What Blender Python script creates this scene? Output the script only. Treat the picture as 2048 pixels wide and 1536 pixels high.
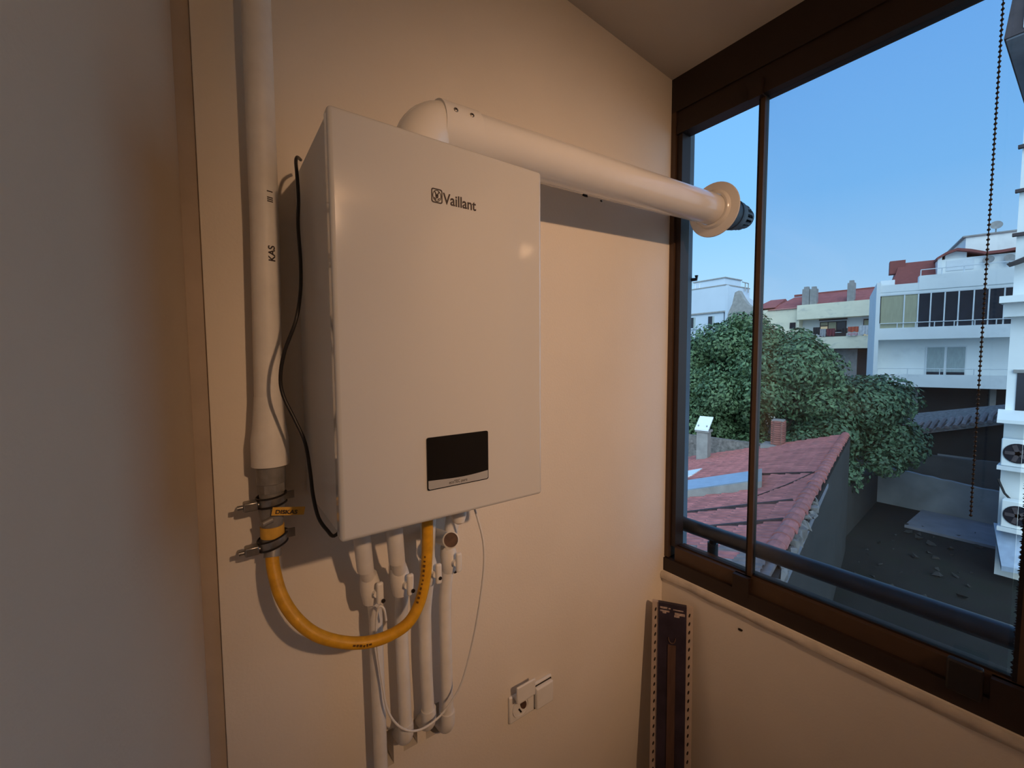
import bpy, bmesh, math, random
from mathutils import Vector, Matrix
random.seed(7)
for o in list(bpy.data.objects): bpy.data.objects.remove(o)
S = bpy.context.scene
COL = S.collection
PI = math.pi

# ------------------------------------------------------------------ camera
cam_d = bpy.data.cameras.new('camera'); cam = bpy.data.objects.new('camera', cam_d); COL.objects.link(cam)
cr, cu, cf = Vector((0.81325, -0.58188, -0.00616)), Vector((0.04143, 0.04733, 0.99802)), Vector((0.58044, 0.81189, -0.06260))
CAM = Vector((-0.1674, -1.0684, 0.3137))
m = Matrix(((cr.x, cu.x, -cf.x, CAM.x), (cr.y, cu.y, -cf.y, CAM.y), (cr.z, cu.z, -cf.z, CAM.z), (0, 0, 0, 1)))
cam.matrix_world = m
cam_d.sensor_width = 36; cam_d.lens = 842.5 / 2048 * 36; cam_d.clip_start = 0.01; cam_d.clip_end = 500
S.camera = cam
# ------------------------------------------------------------------ dusk sky
W = bpy.data.worlds.new('dusk_sky'); S.world = W; W.use_nodes = True
nt = W.node_tree; nt.nodes.clear()
out = nt.nodes.new('ShaderNodeOutputWorld'); bg = nt.nodes.new('ShaderNodeBackground')
tc = nt.nodes.new('ShaderNodeTexCoord'); sx = nt.nodes.new('ShaderNodeSeparateXYZ'); rp = nt.nodes.new('ShaderNodeValToRGB')
nt.links.new(tc.outputs['Generated'], sx.inputs[0]); nt.links.new(sx.outputs['Z'], rp.inputs[0])
nt.links.new(rp.outputs[0], bg.inputs[0]); nt.links.new(bg.outputs[0], out.inputs[0])
e = rp.color_ramp.elements
e[0].position = 0.0; e[0].color = (0.50, 0.78, 1.05, 1)
e[1].position = 1.0; e[1].color = (0.13, 0.36, 0.85, 1)
k = e.new(0.12); k.color = (0.44, 0.76, 1.08, 1)
k = e.new(0.30); k.color = (0.25, 0.61, 1.08, 1)
k = e.new(0.50); k.color = (0.20, 0.52, 1.05, 1)
bg.inputs[1].default_value = 1.0
# soft afterglow of the set sun, low behind the house
sd = bpy.data.lights.new('afterglow', 'SUN'); sd.energy = 3.0; sd.angle = math.radians(70); sd.color = (0.84, 1.0, 0.95)
so = bpy.data.objects.new('afterglow', sd); COL.objects.link(so)
so.rotation_euler = Vector((0.62, 0.55, -0.55)).to_track_quat('-Z', 'Y').to_euler()
LAMP_W, LAMP_C = 156.0, (1.0, 0.60, 0.35)
S.view_settings.view_transform = 'Standard'; S.view_settings.look = 'None'
S.view_settings.exposure = 0.0; S.view_settings.gamma = 1.0; S.view_settings.use_curve_mapping = False

# ------------------------------------------------------------------ materials
def mat(name, col, rough=0.6, metal=0.0, noise=None, bump=None, coat=0.0, spec=0.5, emis=None, rand=None, dirt=None, stretch=None):
    M = bpy.data.materials.new(name); M.use_nodes = True
    n = M.node_tree; b = n.nodes['Principled BSDF']
    b.inputs['Base Color'].default_value = (*col, 1); b.inputs['Roughness'].default_value = rough
    b.inputs['Metallic'].default_value = metal; b.inputs['Coat Weight'].default_value = coat
    b.inputs['Coat Roughness'].default_value = 0.07; b.inputs['Specular IOR Level'].default_value = spec
    co = None
    if noise or bump or dirt:
        tcn = n.nodes.new('ShaderNodeTexCoord'); co = tcn.outputs['Object']
        if stretch:
            mp = n.nodes.new('ShaderNodeMapping'); mp.inputs['Scale'].default_value = stretch
            n.links.new(co, mp.inputs[0]); co = mp.outputs[0]
    src = None
    if noise:
        sc, am = noise
        t = n.nodes.new('ShaderNodeTexNoise'); t.inputs['Scale'].default_value = sc; t.inputs['Detail'].default_value = 6
        n.links.new(co, t.inputs['Vector'])
        r = n.nodes.new('ShaderNodeValToRGB'); n.links.new(t.outputs['Fac'], r.inputs[0])
        r.color_ramp.elements[0].position = 0.3; r.color_ramp.elements[1].position = 0.7
        r.color_ramp.elements[0].color = (*[c * (1 - am) for c in col], 1)
        r.color_ramp.elements[1].color = (*[min(1, c * (1 + am)) for c in col], 1)
        src = r.outputs[0]
    if dirt:
        sc, dc, lo, hi = dirt
        t = n.nodes.new('ShaderNodeTexNoise'); t.inputs['Scale'].default_value = sc; t.inputs['Detail'].default_value = 8
        t.inputs['Roughness'].default_value = 0.7
        n.links.new(co, t.inputs['Vector'])
        r = n.nodes.new('ShaderNodeValToRGB'); n.links.new(t.outputs['Fac'], r.inputs[0])
        r.color_ramp.elements[0].position = lo; r.color_ramp.elements[1].position = hi
        mx = n.nodes.new('ShaderNodeMix'); mx.data_type = 'RGBA'
        n.links.new(r.outputs[0], mx.inputs[0])
        if src: n.links.new(src, mx.inputs[6])
        else: mx.inputs[6].default_value = (*col, 1)
        mx.inputs[7].default_value = (*dc, 1); src = mx.outputs[2]
    if rand:
        oi = n.nodes.new('ShaderNodeObjectInfo'); hs = n.nodes.new('ShaderNodeHueSaturation')
        mr = n.nodes.new('ShaderNodeMapRange'); mr.inputs[3].default_value = 1 - rand; mr.inputs[4].default_value = 1 + rand
        n.links.new(oi.outputs['Random'], mr.inputs[0]); n.links.new(mr.outputs[0], hs.inputs['Value'])
        if src: n.links.new(src, hs.inputs['Color'])
        else: hs.inputs['Color'].default_value = (*col, 1)
        src = hs.outputs[0]
    if src: n.links.new(src, b.inputs['Base Color'])
    if bump:
        sc, st = bump
        t = n.nodes.new('ShaderNodeTexNoise'); t.inputs['Scale'].default_value = sc; t.inputs['Detail'].default_value = 4
        n.links.new(co, t.inputs['Vector'])
        bn = n.nodes.new('ShaderNodeBump'); bn.inputs['Strength'].default_value = st; bn.inputs['Distance'].default_value = 0.004
        n.links.new(t.outputs['Fac'], bn.inputs['Height']); n.links.new(bn.outputs[0], b.inputs['Normal'])
    if emis:
        b.inputs['Emission Color'].default_value = (*emis[0], 1); b.inputs['Emission Strength'].default_value = emis[1]
    return M

def glassmat(name, tint, rough=0.08, refl=1.0):
    M = bpy.data.materials.new(name); M.use_nodes = True; n = M.node_tree; n.nodes.clear()
    o = n.nodes.new('ShaderNodeOutputMaterial'); mx = n.nodes.new('ShaderNodeMixShader')
    t = n.nodes.new('ShaderNodeBsdfTransparent'); t.inputs[0].default_value = (*tint, 1)
    g = n.nodes.new('ShaderNodeBsdfGlossy'); g.inputs['Roughness'].default_value = rough; g.inputs[0].default_value = (refl, refl, refl, 1)
    f = n.nodes.new('ShaderNodeFresnel'); f.inputs[0].default_value = 1.45
    n.links.new(f.outputs[0], mx.inputs[0]); n.links.new(t.outputs[0], mx.inputs[1]); n.links.new(g.outputs[0], mx.inputs[2])
    n.links.new(mx.outputs[0], o.inputs[0])
    return M

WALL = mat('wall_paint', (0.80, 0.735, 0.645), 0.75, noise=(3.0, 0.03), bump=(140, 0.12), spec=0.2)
WALLB = mat('beige_wall_tone', (0.66, 0.575, 0.48), 0.8, noise=(3.0, 0.03), bump=(140, 0.12), spec=0.2)  # left wall only: wall_paint finish in a darker tone
CSHADE = mat('corner_shade_strip', (0.50, 0.42, 0.345), 0.9, noise=(12, 0.08), bump=(60, 0.2))  # darker tone paints in the soft shade of the wall corner
CEIL = mat('ceiling_paint', (0.62, 0.57, 0.50), 0.85, noise=(4.0, 0.03), bump=(120, 0.1), spec=0.1)
FLOOR = mat('floor_tile', (0.36, 0.28, 0.22), 0.4, noise=(8, 0.12))
GROUT = mat('floor_grout', (0.2, 0.18, 0.16), 0.9, noise=(30, 0.1))
BOIL = mat('white_enamel', (0.68, 0.675, 0.66), 0.08, coat=1.0, bump=(60, 0.004))
BOIL2 = mat('white_casing', (0.74, 0.73, 0.71), 0.4, noise=(5, 0.02))
WPLAST = mat('white_plastic', (0.82, 0.80, 0.76), 0.35, noise=(20, 0.03))
FLUE = mat('white_flue_enamel', (0.84, 0.82, 0.79), 0.22, noise=(10, 0.02), coat=0.3)
PIPEW = mat('white_pipe', (0.80, 0.77, 0.72), 0.5, noise=(25, 0.05))
GLOSSB = mat('black_display_glass', (0.008, 0.008, 0.009), 0.12, noise=(20, 0.1))
BLACK = mat('black_rubber', (0.015, 0.012, 0.012), 0.45, noise=(60, 0.1))
INK = mat('dark_print', (0.035, 0.022, 0.02), 0.6, noise=(60, 0.2))
SILVER = mat('silver_trim', (0.55, 0.55, 0.54), 0.35, metal=0.3, noise=(30, 0.03))
STEEL = mat('galvanised_steel', (0.33, 0.32, 0.31), 0.32, metal=0.85, noise=(40, 0.2))
GREYFIT = mat('grey_fitting', (0.26, 0.25, 0.24), 0.45, metal=0.3, noise=(40, 0.2))
BRASS = mat('tarnished_brass', (0.30, 0.20, 0.10), 0.4, metal=0.7, noise=(40, 0.2))
YELLOW = mat('yellow_gas_hose', (0.72, 0.36, 0.015), 0.45, noise=(60, 0.12), bump=(300, 0.1))
HPRINT = mat('brown_hose_print', (0.16, 0.07, 0.008), 0.6, noise=(60, 0.2))
YTAG = mat('yellow_tag', (0.75, 0.42, 0.06), 0.6, noise=(50, 0.1))
BROWNCAP = mat('brown_pipe_inside', (0.09, 0.045, 0.03), 0.5, noise=(60, 0.4))
HOLE = mat('dark_hole_rubble', (0.022, 0.016, 0.012), 0.95, noise=(60, 0.5), bump=(120, 0.6))
BRONZE = mat('brown_aluminium', (0.085, 0.048, 0.026), 0.42, metal=0.25, noise=(14, 0.08))
BRONZED = mat('dark_brown_aluminium', (0.030, 0.017, 0.012), 0.5, metal=0.2, noise=(14, 0.08))
BRUSH = mat('black_brush_seal', (0.02, 0.017, 0.02), 0.9, noise=(80, 0.3))
GLASS = glassmat('tinted_pane', (0.866, 0.894, 0.922))
SEALANT = mat('plaster_lip', (0.62, 0.55, 0.46), 0.85, noise=(20, 0.12), bump=(60, 0.4))
EXTW = mat('grey_exterior_render', (0.30, 0.34, 0.38), 0.85, noise=(9, 0.08), bump=(90, 0.3))
RAILM = mat('dark_painted_steel', (0.055, 0.058, 0.065), 0.38, metal=0.2, noise=(25, 0.2))
TERM = mat('grey_flue_terminal', (0.13, 0.14, 0.16), 0.6, noise=(30, 0.15))
SLAB = mat('concrete', (0.34, 0.34, 0.33), 0.9, noise=(3, 0.15), bump=(30, 0.3))
PACKD = mat('dark_card', (0.035, 0.026, 0.042), 0.35, noise=(14, 0.35))
PACKP = mat('pale_perforated_edge', (0.50, 0.40, 0.33), 0.6, noise=(30, 0.08))
PACKB = mat('brown_rod', (0.10, 0.055, 0.04), 0.5, noise=(10, 0.2), stretch=(8, 8, 1))
PACKT = mat('pale_print', (0.42, 0.33, 0.30), 0.6, noise=(120, 0.4))
BULB = mat('lit_globe', (1, 1, 1), 0.5, emis=((1.0, 0.60, 0.32), 240.0))
# outside
TILE = mat('red_roof_tile', (0.40, 0.135, 0.12), 0.75, noise=(7, 0.25), dirt=(2.2, (0.16, 0.11, 0.10), 0.52, 0.75), rand=0.16)
TILEG = mat('weathered_roof_tile', (0.22, 0.17, 0.16), 0.85, noise=(6, 0.3), rand=0.2)
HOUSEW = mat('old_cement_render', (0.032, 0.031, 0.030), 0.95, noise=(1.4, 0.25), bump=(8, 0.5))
RUBBLE = mat('rubble_stone', (0.20, 0.18, 0.17), 0.95, noise=(9, 0.4), bump=(14, 1.0))
BRICKM = mat('red_brick', (0.33, 0.125, 0.10), 0.9, noise=(14, 0.25), rand=0.2)
MORTAR = mat('mortar', (0.30, 0.26, 0.24), 0.95, noise=(30, 0.2))
WHITEB = mat('white_metal_sheet', (0.80, 0.85, 0.88), 0.5, noise=(10, 0.04))
ZINC = mat('zinc_sheet', (0.36, 0.44, 0.56), 0.5, metal=0.1, noise=(5, 0.1))
DARKWOOD = mat('dark_batten', (0.05, 0.035, 0.04), 0.8, noise=(20, 0.3))
EARTH = mat('shaded_earth', (0.010, 0.010, 0.009), 1.0, noise=(0.9, 0.4), bump=(3, 1.0), dirt=(0.7, (0.006, 0.012, 0.005), 0.5, 0.7))  # near-black base colour carries the shade of the enclosed yard
CONC2 = mat('yard_concrete', (0.30, 0.31, 0.32), 0.95, noise=(1.2, 0.2), bump=(10, 0.4))
CONCD = mat('dark_yard_wall', (0.10, 0.10, 0.10), 0.95, noise=(1.2, 0.25))
CONC3 = mat('pale_yard_slab', (0.22, 0.22, 0.25), 0.95, noise=(1.5, 0.15))
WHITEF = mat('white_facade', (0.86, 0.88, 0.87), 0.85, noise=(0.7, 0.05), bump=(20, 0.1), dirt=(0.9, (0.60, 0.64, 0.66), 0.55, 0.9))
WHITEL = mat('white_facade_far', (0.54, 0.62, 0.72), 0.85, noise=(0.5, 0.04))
CREAM = mat('cream_facade', (0.84, 0.78, 0.60), 0.9, noise=(0.8, 0.06), dirt=(1.1, (0.48, 0.48, 0.42), 0.53, 0.75), stretch=(1, 1, 2.2))
WHITER = mat('white_balcony_wall', (0.76, 0.80, 0.82), 0.85, noise=(1.0, 0.05))
REDROOF = mat('maroon_roof', (0.26, 0.07, 0.06), 0.8, noise=(6, 0.2), stretch=(1, 1, 5))
REDROOF2 = mat('red_roof_far', (0.36, 0.10, 0.09), 0.8, noise=(3, 0.2))
WINDARK = mat('dark_window_glass', (0.02, 0.02, 0.028), 0.12, noise=(2, 0.3))
WINLITE = mat('curtained_window', (0.36, 0.42, 0.42), 0.35, noise=(3, 0.12), stretch=(6, 6, 1))
SHADE = mat('beige_roller_shade', (0.42, 0.40, 0.27), 0.8, noise=(2, 0.08), stretch=(8, 8, 1))
WARMWIN = mat('lit_window', (0.75, 0.62, 0.40), 0.5, noise=(3, 0.1), emis=((1.0, 0.72, 0.35), 0.25))
FRAMEW = mat('white_frame', (0.75, 0.78, 0.80), 0.5, noise=(8, 0.04))
DARKIN = mat('dark_ground_floor', (0.03, 0.028, 0.032), 0.9, noise=(1, 0.4))
GREYC = mat('grey_chimney', (0.30, 0.29, 0.28), 0.95, noise=(4, 0.15), bump=(10, 0.4))
TRUNK = mat('bark', (0.07, 0.05, 0.035), 0.95, noise=(12, 0.3), bump=(20, 0.8))
ROOFD = mat('dark_eave', (0.07, 0.055, 0.06), 0.85, noise=(4, 0.2))
SOFFIT = mat('grey_soffit', (0.20, 0.21, 0.24), 0.9, noise=(3, 0.1))
def leafmat(name, a, b):
    M = bpy.data.materials.new(name); M.use_nodes = True; n = M.node_tree; p = n.nodes['Principled BSDF']
    g = n.nodes.new('ShaderNodeNewGeometry'); r = n.nodes.new('ShaderNodeValToRGB')
    n.links.new(g.outputs['Random Per Island'], r.inputs[0]); n.links.new(r.outputs[0], p.inputs['Base Color'])
    r.color_ramp.elements[0].color = (*a, 1); r.color_ramp.elements[1].color = (*b, 1)
    p.inputs['Roughness'].default_value = 0.6
    return M
LEAFA = leafmat('mulberry_leaf', (0.045, 0.09, 0.04), (0.12, 0.20, 0.09))
LEAFB = leafmat('dark_leaf', (0.035, 0.075, 0.04), (0.10, 0.18, 0.09))
LEAFC = leafmat('mid_leaf', (0.05, 0.10, 0.045), (0.13, 0.22, 0.10))

# ------------------------------------------------------------------ helpers
WLOC = {}
def empty(name, loc):
    o = bpy.data.objects.new(name, None); o.empty_display_size = 0.05; COL.objects.link(o); o.location = loc; WLOC[o] = Vector(loc); return o
def tag(o, label, cat, group=None):
    o['label'] = label; o['category'] = cat
    if group: o['group'] = group
    return o
def struct(o, label=None):
    o['kind'] = 'structure'
    if label: o['label'] = label
    return o
def link(name, v, f, mt, parent=None, smooth=False, center=True):
    v = [Vector(p) for p in v]
    if center and v:
        lo = Vector([min(p[i] for p in v) for i in range(3)]); hi = Vector([max(p[i] for p in v) for i in range(3)]); c = (lo + hi) / 2
    else: c = Vector((0, 0, 0))
    me = bpy.data.meshes.new(name); me.from_pydata([p - c for p in v], [], f); me.update()
    bm = bmesh.new(); bm.from_mesh(me); bmesh.ops.recalc_face_normals(bm, faces=bm.faces)
    if smooth:
        for fc in bm.faces: fc.smooth = True
        for ed in bm.edges:
            if len(ed.link_faces) == 2 and ed.calc_face_angle(0) > 0.7: ed.smooth = False
    bm.to_mesh(me); bm.free()
    me.materials.append(mt)
    o = bpy.data.objects.new(name, me); COL.objects.link(o); WLOC[o] = c
    if parent: o.parent = parent; o.location = c - WLOC[parent]
    else: o.location = c
    return o
def inst(name, src, loc, rot, parent):
    o = bpy.data.objects.new(name, src); COL.objects.link(o); WLOC[o] = Vector(loc)
    if parent: o.parent = parent; o.location = Vector(loc) - WLOC[parent]
    else: o.location = loc
    if rot is not None: o.rotation_euler = rot
    return o
class MB:
    def __init__(s): s.v = []; s.f = []
    def add(s, v, f):
        b = len(s.v); s.v += [tuple(p) for p in v]; s.f += [tuple(i + b for i in q) for q in f]; return s
    def box(s, a, b, F=None):
        (x0, y0, z0), (x1, y1, z1) = a, b
        v = [(x0,y0,z0),(x1,y0,z0),(x1,y1,z0),(x0,y1,z0),(x0,y0,z1),(x1,y0,z1),(x1,y1,z1),(x0,y1,z1)]
        if F: v = [F(*p) for p in v]
        return s.add(v, [(0,3,2,1),(4,5,6,7),(0,1,5,4),(1,2,6,5),(2,3,7,6),(3,0,4,7)])
    def tube(s, pts, r, n=12, cap=True, sub=0):
        pts = [Vector(p) for p in pts]
        rr = r if isinstance(r, (list, tuple)) else [r] * len(pts)
        if sub:
            np_, nr = [], []
            for i in range(len(pts) - 1):
                p0 = pts[max(i-1, 0)]; p1 = pts[i]; p2 = pts[i+1]; p3 = pts[min(i+2, len(pts)-1)]
                for j in range(sub):
                    t = j / sub
                    np_.append(0.5*((2*p1)+(p2-p0)*t+(2*p0-5*p1+4*p2-p3)*t*t+(3*p1-p0-3*p2+p3)*t**3)); nr.append(rr[i]+(rr[i+1]-rr[i])*t)
            np_.append(pts[-1]); nr.append(rr[-1]); pts, rr = np_, nr
        v = []; up = None
        for i, p in enumerate(pts):
            d = (pts[min(i+1, len(pts)-1)] - pts[max(i-1, 0)])
            if d.length < 1e-9: d = Vector((0, 0, 1))
            d.normalize()
            if up is None:
                up = Vector((0, 0, 1)) if abs(d.z) < 0.9 else Vector((0, 1, 0))
            a = (up - d * up.dot(d))
            if a.length < 1e-4: a = Vector((1, 0, 0)) - d * d.x
            a.normalize(); up = a; b = d.cross(a)
            for k in range(n):
                t = 2 * PI * k / n; v.append(p + (a * math.cos(t) + b * math.sin(t)) * rr[i])
        f = []
        for i in range(len(pts) - 1):
            for k in range(n): f.append((i*n+k, i*n+(k+1) % n, (i+1)*n+(k+1) % n, (i+1)*n+k))
        if cap: f.append(tuple(range(n-1, -1, -1))); f.append(tuple((len(pts)-1)*n+k for k in range(n)))
        return s.add(v, f)
    def prism(s, poly, ax, a, b):
        """polygon (list of 2-tuples) extruded along axis ax from a to b"""
        def P(p, t):
            q = list(p); q.insert(ax, t); return tuple(q)
        n = len(poly); v = [P(p, a) for p in poly] + [P(p, b) for p in poly]
        f = [tuple(range(n)), tuple(range(2*n-1, n-1, -1))] + [(i, (i+1) % n, n+(i+1) % n, n+i) for i in range(n)]
        return s.add(v, f)
    def build(s, name, mt, parent=None, smooth=False): return link(name, s.v, s.f, mt, parent, smooth)
def box(name, a, b, mt, parent=None, F=None): return MB().box(a, b, F).build(name, mt, parent)
def tube(name, pts, r, mt, parent=None, n=14, sub=0): return MB().tube(pts, r, n, True, sub).build(name, mt, parent, True)
def bbox(name, a, b, mt, parent=None, w=0.004, seg=3):
    o = box(name, a, b, mt, parent); me = o.data; bm = bmesh.new(); bm.from_mesh(me)
    bmesh.ops.bevel(bm, geom=list(bm.edges), offset=w, segments=seg, affect='EDGES', profile=0.5)
    for f in bm.faces: f.smooth = not any(abs(c) > .999 for c in f.normal)   # flats stay flat, only the rounded edges are smooth
    bm.to_mesh(me); bm.free(); return o
def text(name, body, size, mtx, mt, parent=None, bold=0.0, ext=0.0004, xs=1.0):
    cu_ = bpy.data.curves.new(name, 'FONT'); cu_.body = body; cu_.size = size; cu_.offset = bold; cu_.extrude = ext
    to = bpy.data.objects.new(name, cu_); COL.objects.link(to)
    dg = bpy.context.evaluated_depsgraph_get(); me = bpy.data.meshes.new_from_object(to.evaluated_get(dg))
    bpy.data.objects.remove(to)
    v = [mtx @ Vector((p.co.x * xs, p.co.y, p.co.z)) for p in me.vertices]; f = [tuple(p.vertices) for p in me.polygons]
    return link(name, v, f, mt, parent)

# ================================================================== THE ROOM (structure)
ZF, ZC0 = -1.58, 1.434
def ceilz(x): return ZC0 + 0.0715 * (1.394 - x)
XW = 1.405
# back wall: real openings where the old pipes were chased in
def wall_with_holes(name, x0, x1, z0, z1, y0, depth, holes, mt):
    xs = sorted({x0, x1, *[h[0] for h in holes], *[h[1] for h in holes]}); zs = sorted({z0, z1, *[h[2] for h in holes], *[h[3] for h in holes]})
    mb = MB()
    for i in range(len(xs)-1):
        for j in range(len(zs)-1):
            cx, cz = (xs[i]+xs[i+1])/2, (zs[j]+zs[j+1])/2
            if any(h[0] < cx < h[1] and h[2] < cz < h[3] for h in holes): continue
            mb.box((xs[i], y0, zs[j]), (xs[i+1], y0+depth, zs[j+1]))
    bm = bmesh.new(); me = bpy.data.meshes.new(name)
    o = mb.build(name, mt); me = o.data; bm.from_mesh(me); bmesh.ops.remove_doubles(bm, verts=bm.verts, dist=1e-5)
    # drop the internal faces shared by neighbouring cells
    seen = {}
    for f in bm.faces: seen.setdefault(tuple(sorted(v.index for v in f.verts)), []).append(f)
    kill = [f for g in seen.values() if len(g) > 1 for f in g]
    bmesh.ops.delete(bm, geom=kill, context='FACES_ONLY'); bm.to_mesh(me); bm.free()
    return o
HOLES = [(0.156, 0.194, -0.786, -0.684), (0.222, 0.262, -0.768, -0.692), (0.288, 0.330, -0.770, -0.678)]
wb = struct(wall_with_holes('wall_back', -0.172, 1.432, ZF, 1.62, 0.0, 0.10, HOLES, WALL), 'cream painted wall carrying the boiler')
for h in HOLES:
    # rubble lying inside each hole
    mb = MB()
    for k in range(7):
        x = random.uniform(h[0]+.004, h[1]-.004); z = random.uniform(h[2]+.004, h[3]-.004); r = random.uniform(.006, .012)
        pts = [(x + random.uniform(-r, r), 0.09 + random.uniform(-.016, .008), z + random.uniform(-r, r)) for _ in range(6)]
        bm = bmesh.new(); [bm.verts.new(p) for p in pts]; bmesh.ops.convex_hull(bm, input=bm.verts)
        bm.verts.index_update(); mb.add([v.co for v in bm.verts], [[v.index for v in f.verts] for f in bm.faces]); bm.free()
    mb.box((h[0]-.01, .098, h[2]-.01), (h[1]+.01, .115, h[3]+.01))
    r_ = mb.build('hole_rubble', HOLE, wb); r_['kind'] = 'stuff'
# left wall: starts beyond the upright corner shade strip and splays out towards the room
mb = MB()
poly = [(-0.202, -0.004), (-0.49, -1.25), (-0.49, -4.3), (-0.75, -4.3), (-0.75, 0.20), (-0.202, 0.20)]
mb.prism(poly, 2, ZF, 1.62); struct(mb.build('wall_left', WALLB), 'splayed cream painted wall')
box('corner_shade', (-0.204, 0.010, ZF), (-0.171, 0.10, 1.62), CSHADE, wb)  # added strip, its colour stands in for the corner's shade
# ceiling, floor, far wall, parapet
mb = MB(); x0, x1 = -0.75, 1.60
mb.add([(x0,-4.3,ceilz(x0)),(x1,-4.3,ceilz(x1)),(x1,0.22,ceilz(x1)),(x0,0.22,ceilz(x0)),(x0,-4.3,1.8),(x1,-4.3,1.8),(x1,0.22,1.8),(x0,0.22,1.8)],
       [(0,3,2,1),(4,5,6,7),(0,1,5,4),(1,2,6,5),(2,3,7,6),(3,0,4,7)])
struct(mb.build('ceiling', CEIL), 'plain painted ceiling')
fl = struct(box('floor', (-0.75, -4.3, ZF-.1), (1.60, 0.06, ZF), GROUT), 'tiled balcony floor')
tm = None
for i in range(7):
    for j in range(13):
        c = Vector((-0.58 + i*.333, -0.12 - j*.333, ZF + .004))
        if c.x > 1.35 or c.y < -4.2: continue
        if tm is None:
            t0 = box('tile', (c.x-.163, c.y-.163, ZF), (c.x+.163, c.y+.163, ZF+.008), FLOOR, fl); tm = t0.data
        else: inst('tile', tm, c, None, fl)
struct(box('wall_rear', (-0.75, -4.42, ZF), (1.60, -4.3, 1.8), WALL), 'far end wall of the balcony')
pw = struct(box('wall_window_parapet', (1.392, -4.3, ZF), (1.50, 0.0, -0.612), WALL), 'low cream wall beneath the window')
# uneven plaster lip along the top of the parapet
mb = MB(); n = 60; sec = 5
for i in range(n+1):
    y = -0.001 - 4.2*i/n
    w = .012 + random.uniform(-.003, .004)
    for q in [(1.392, -0.650+random.uniform(-.004,.004)), (1.392-w*.8, -0.640), (1.392-w, -0.626), (1.392-w*.6, -0.614), (1.404, -0.611)]: mb.v.append((q[0], y, q[1]))
for i in range(n):
    for j in range(sec-1): mb.f.append((i*sec+j, i*sec+j+1, (i+1)*sec+j+1, (i+1)*sec+j))
mb.build('plaster_lip', SEALANT, pw, True)
# thin patch marks on the plaster near the flue and on the parapet
for c, r in (((0.912, -.0015, .874), .011), ((0.992, -.0015, .870), .006), ((1.012, -.0015, .947), .006), ((1.093, -.0015, .945), .005)):
    pts = [(c[0]+r*(1.5 if r>.01 else 1)*math.cos(t)*random.uniform(.6,1.1), c[2]+r*.6*math.sin(t)*random.uniform(.6,1.1)) for t in [k*PI/4 for k in range(8)]]
    MB().prism(pts, 1, -.002, .001).build('plaster_chip', HOLE, wb)
pts = [(-.335+.012*math.cos(t)*random.uniform(.6,1.1), -.70+.005*math.sin(t)) for t in [k*PI/4 for k in range(8)]]
MB().prism(pts, 0, 1.3905, 1.394).build('plaster_chip', HOLE, pw)
# outside end of the partition wall
ew = struct(box('wall_exterior_return', (1.432, 0.012, -7.0), (1.595, 0.25, 9.0), EXTW), 'grey rendered wall end outside the window')
tube('wall_hook', [(1.590, 0.02, 0.655), (1.600, -0.006, 0.655), (1.600, -0.006, 0.672)], .008, RAILM, ew, 8)
struct(box('sky_blocker', (1.40, -6, 1.80), (2.35, 0.9, 2.0), SLAB), 'unseen concrete slab added to cut high skylight')  # slab added out of view to keep the high sky off the room
# ------------------------------------------------------------------ glazed window
wn = empty('window_1', (1.44, -2.1, -.61)); struct(wn, 'brown aluminium glass balcony window with open first bay')
YE = -1.80
struct(box('wall_daylight_block', (1.392, -4.3, -.62), (1.50, YE, 1.62), WALL), 'unseen wall added past the window to cut daylight')  # window stops short here; added wall keeps daylight off the left wall
# header: upper casing, stepped lower track
box('header_casing', (XW, YE, 1.30), (1.50, 0.0, 1.442), BRONZED, wn)
box('header_track', (XW+.008, YE, 1.245), (1.49, -.002, 1.30), BRONZED, wn)
box('header_lip', (XW+.004, YE, 1.212), (1.47, -.002, 1.245), BRONZED, wn)
box('jamb', (XW, -.020, -.55), (1.48, 0.0, 1.30), BRONZE, wn)
box('jamb_channel', (XW+.012, -.044, -.50), (1.475, -.020, 1.212), BRONZED, wn)
box('bottom_track', (XW-.006, YE, -.612), (1.50, 0.0, -.556), BRONZED, wn)
box('bottom_rail', (XW+.010, YE, -.556), (1.485, -.044, -.500), BRONZE, wn)
box('bottom_bead', (XW+.030, YE, -.500), (1.452, -.044, -.494), BRONZED, wn)
MY = [-.326, -.972]
for i, y in enumerate(MY):
    y1 = MY[i+1] if i+1 < len(MY) else YE
    g = box('pane', (1.436, y1+.006, -.500), (1.444, y-.022, 1.230), GLASS, wn)
    g['label'] = 'tinted glass pane'
    mu = box('mullion', (1.424, y-.026, -.52), (1.456, y-.012, 1.245), BRONZE, wn)
    # brush seal: a strip of short bristles along the edge
    mb = MB(); mb.box((1.428, y-.012, -.50), (1.452, y-.004, 1.215))
    z = -.5
    while z < 1.21:
        l = random.uniform(.002, .0065); mb.add([(1.432, y-.005, z), (1.448, y-.005, z+.001), (1.440, y-.004+l, z+random.uniform(-.003,.004)), (1.440, y-.005, z+.006)], [(0,1,2),(1,3,2),(3,0,2),(0,3,1)]); z += .0062
    b_ = mb.build('brush_seal', BRUSH, mu); b_['kind'] = 'stuff'
    box('hinge_block', (1.398, y-.030, -.575), (1.424, y+.028, -.500), BRONZED, wn)
    box('top_guide', (1.400, y-.026, 1.205), (1.424, y+.02, 1.262), BRONZED, wn)
bbox('latch', (1.388, -.932, -.572), (1.412, -.866, -.486), BLACK, wn, .006)
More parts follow.
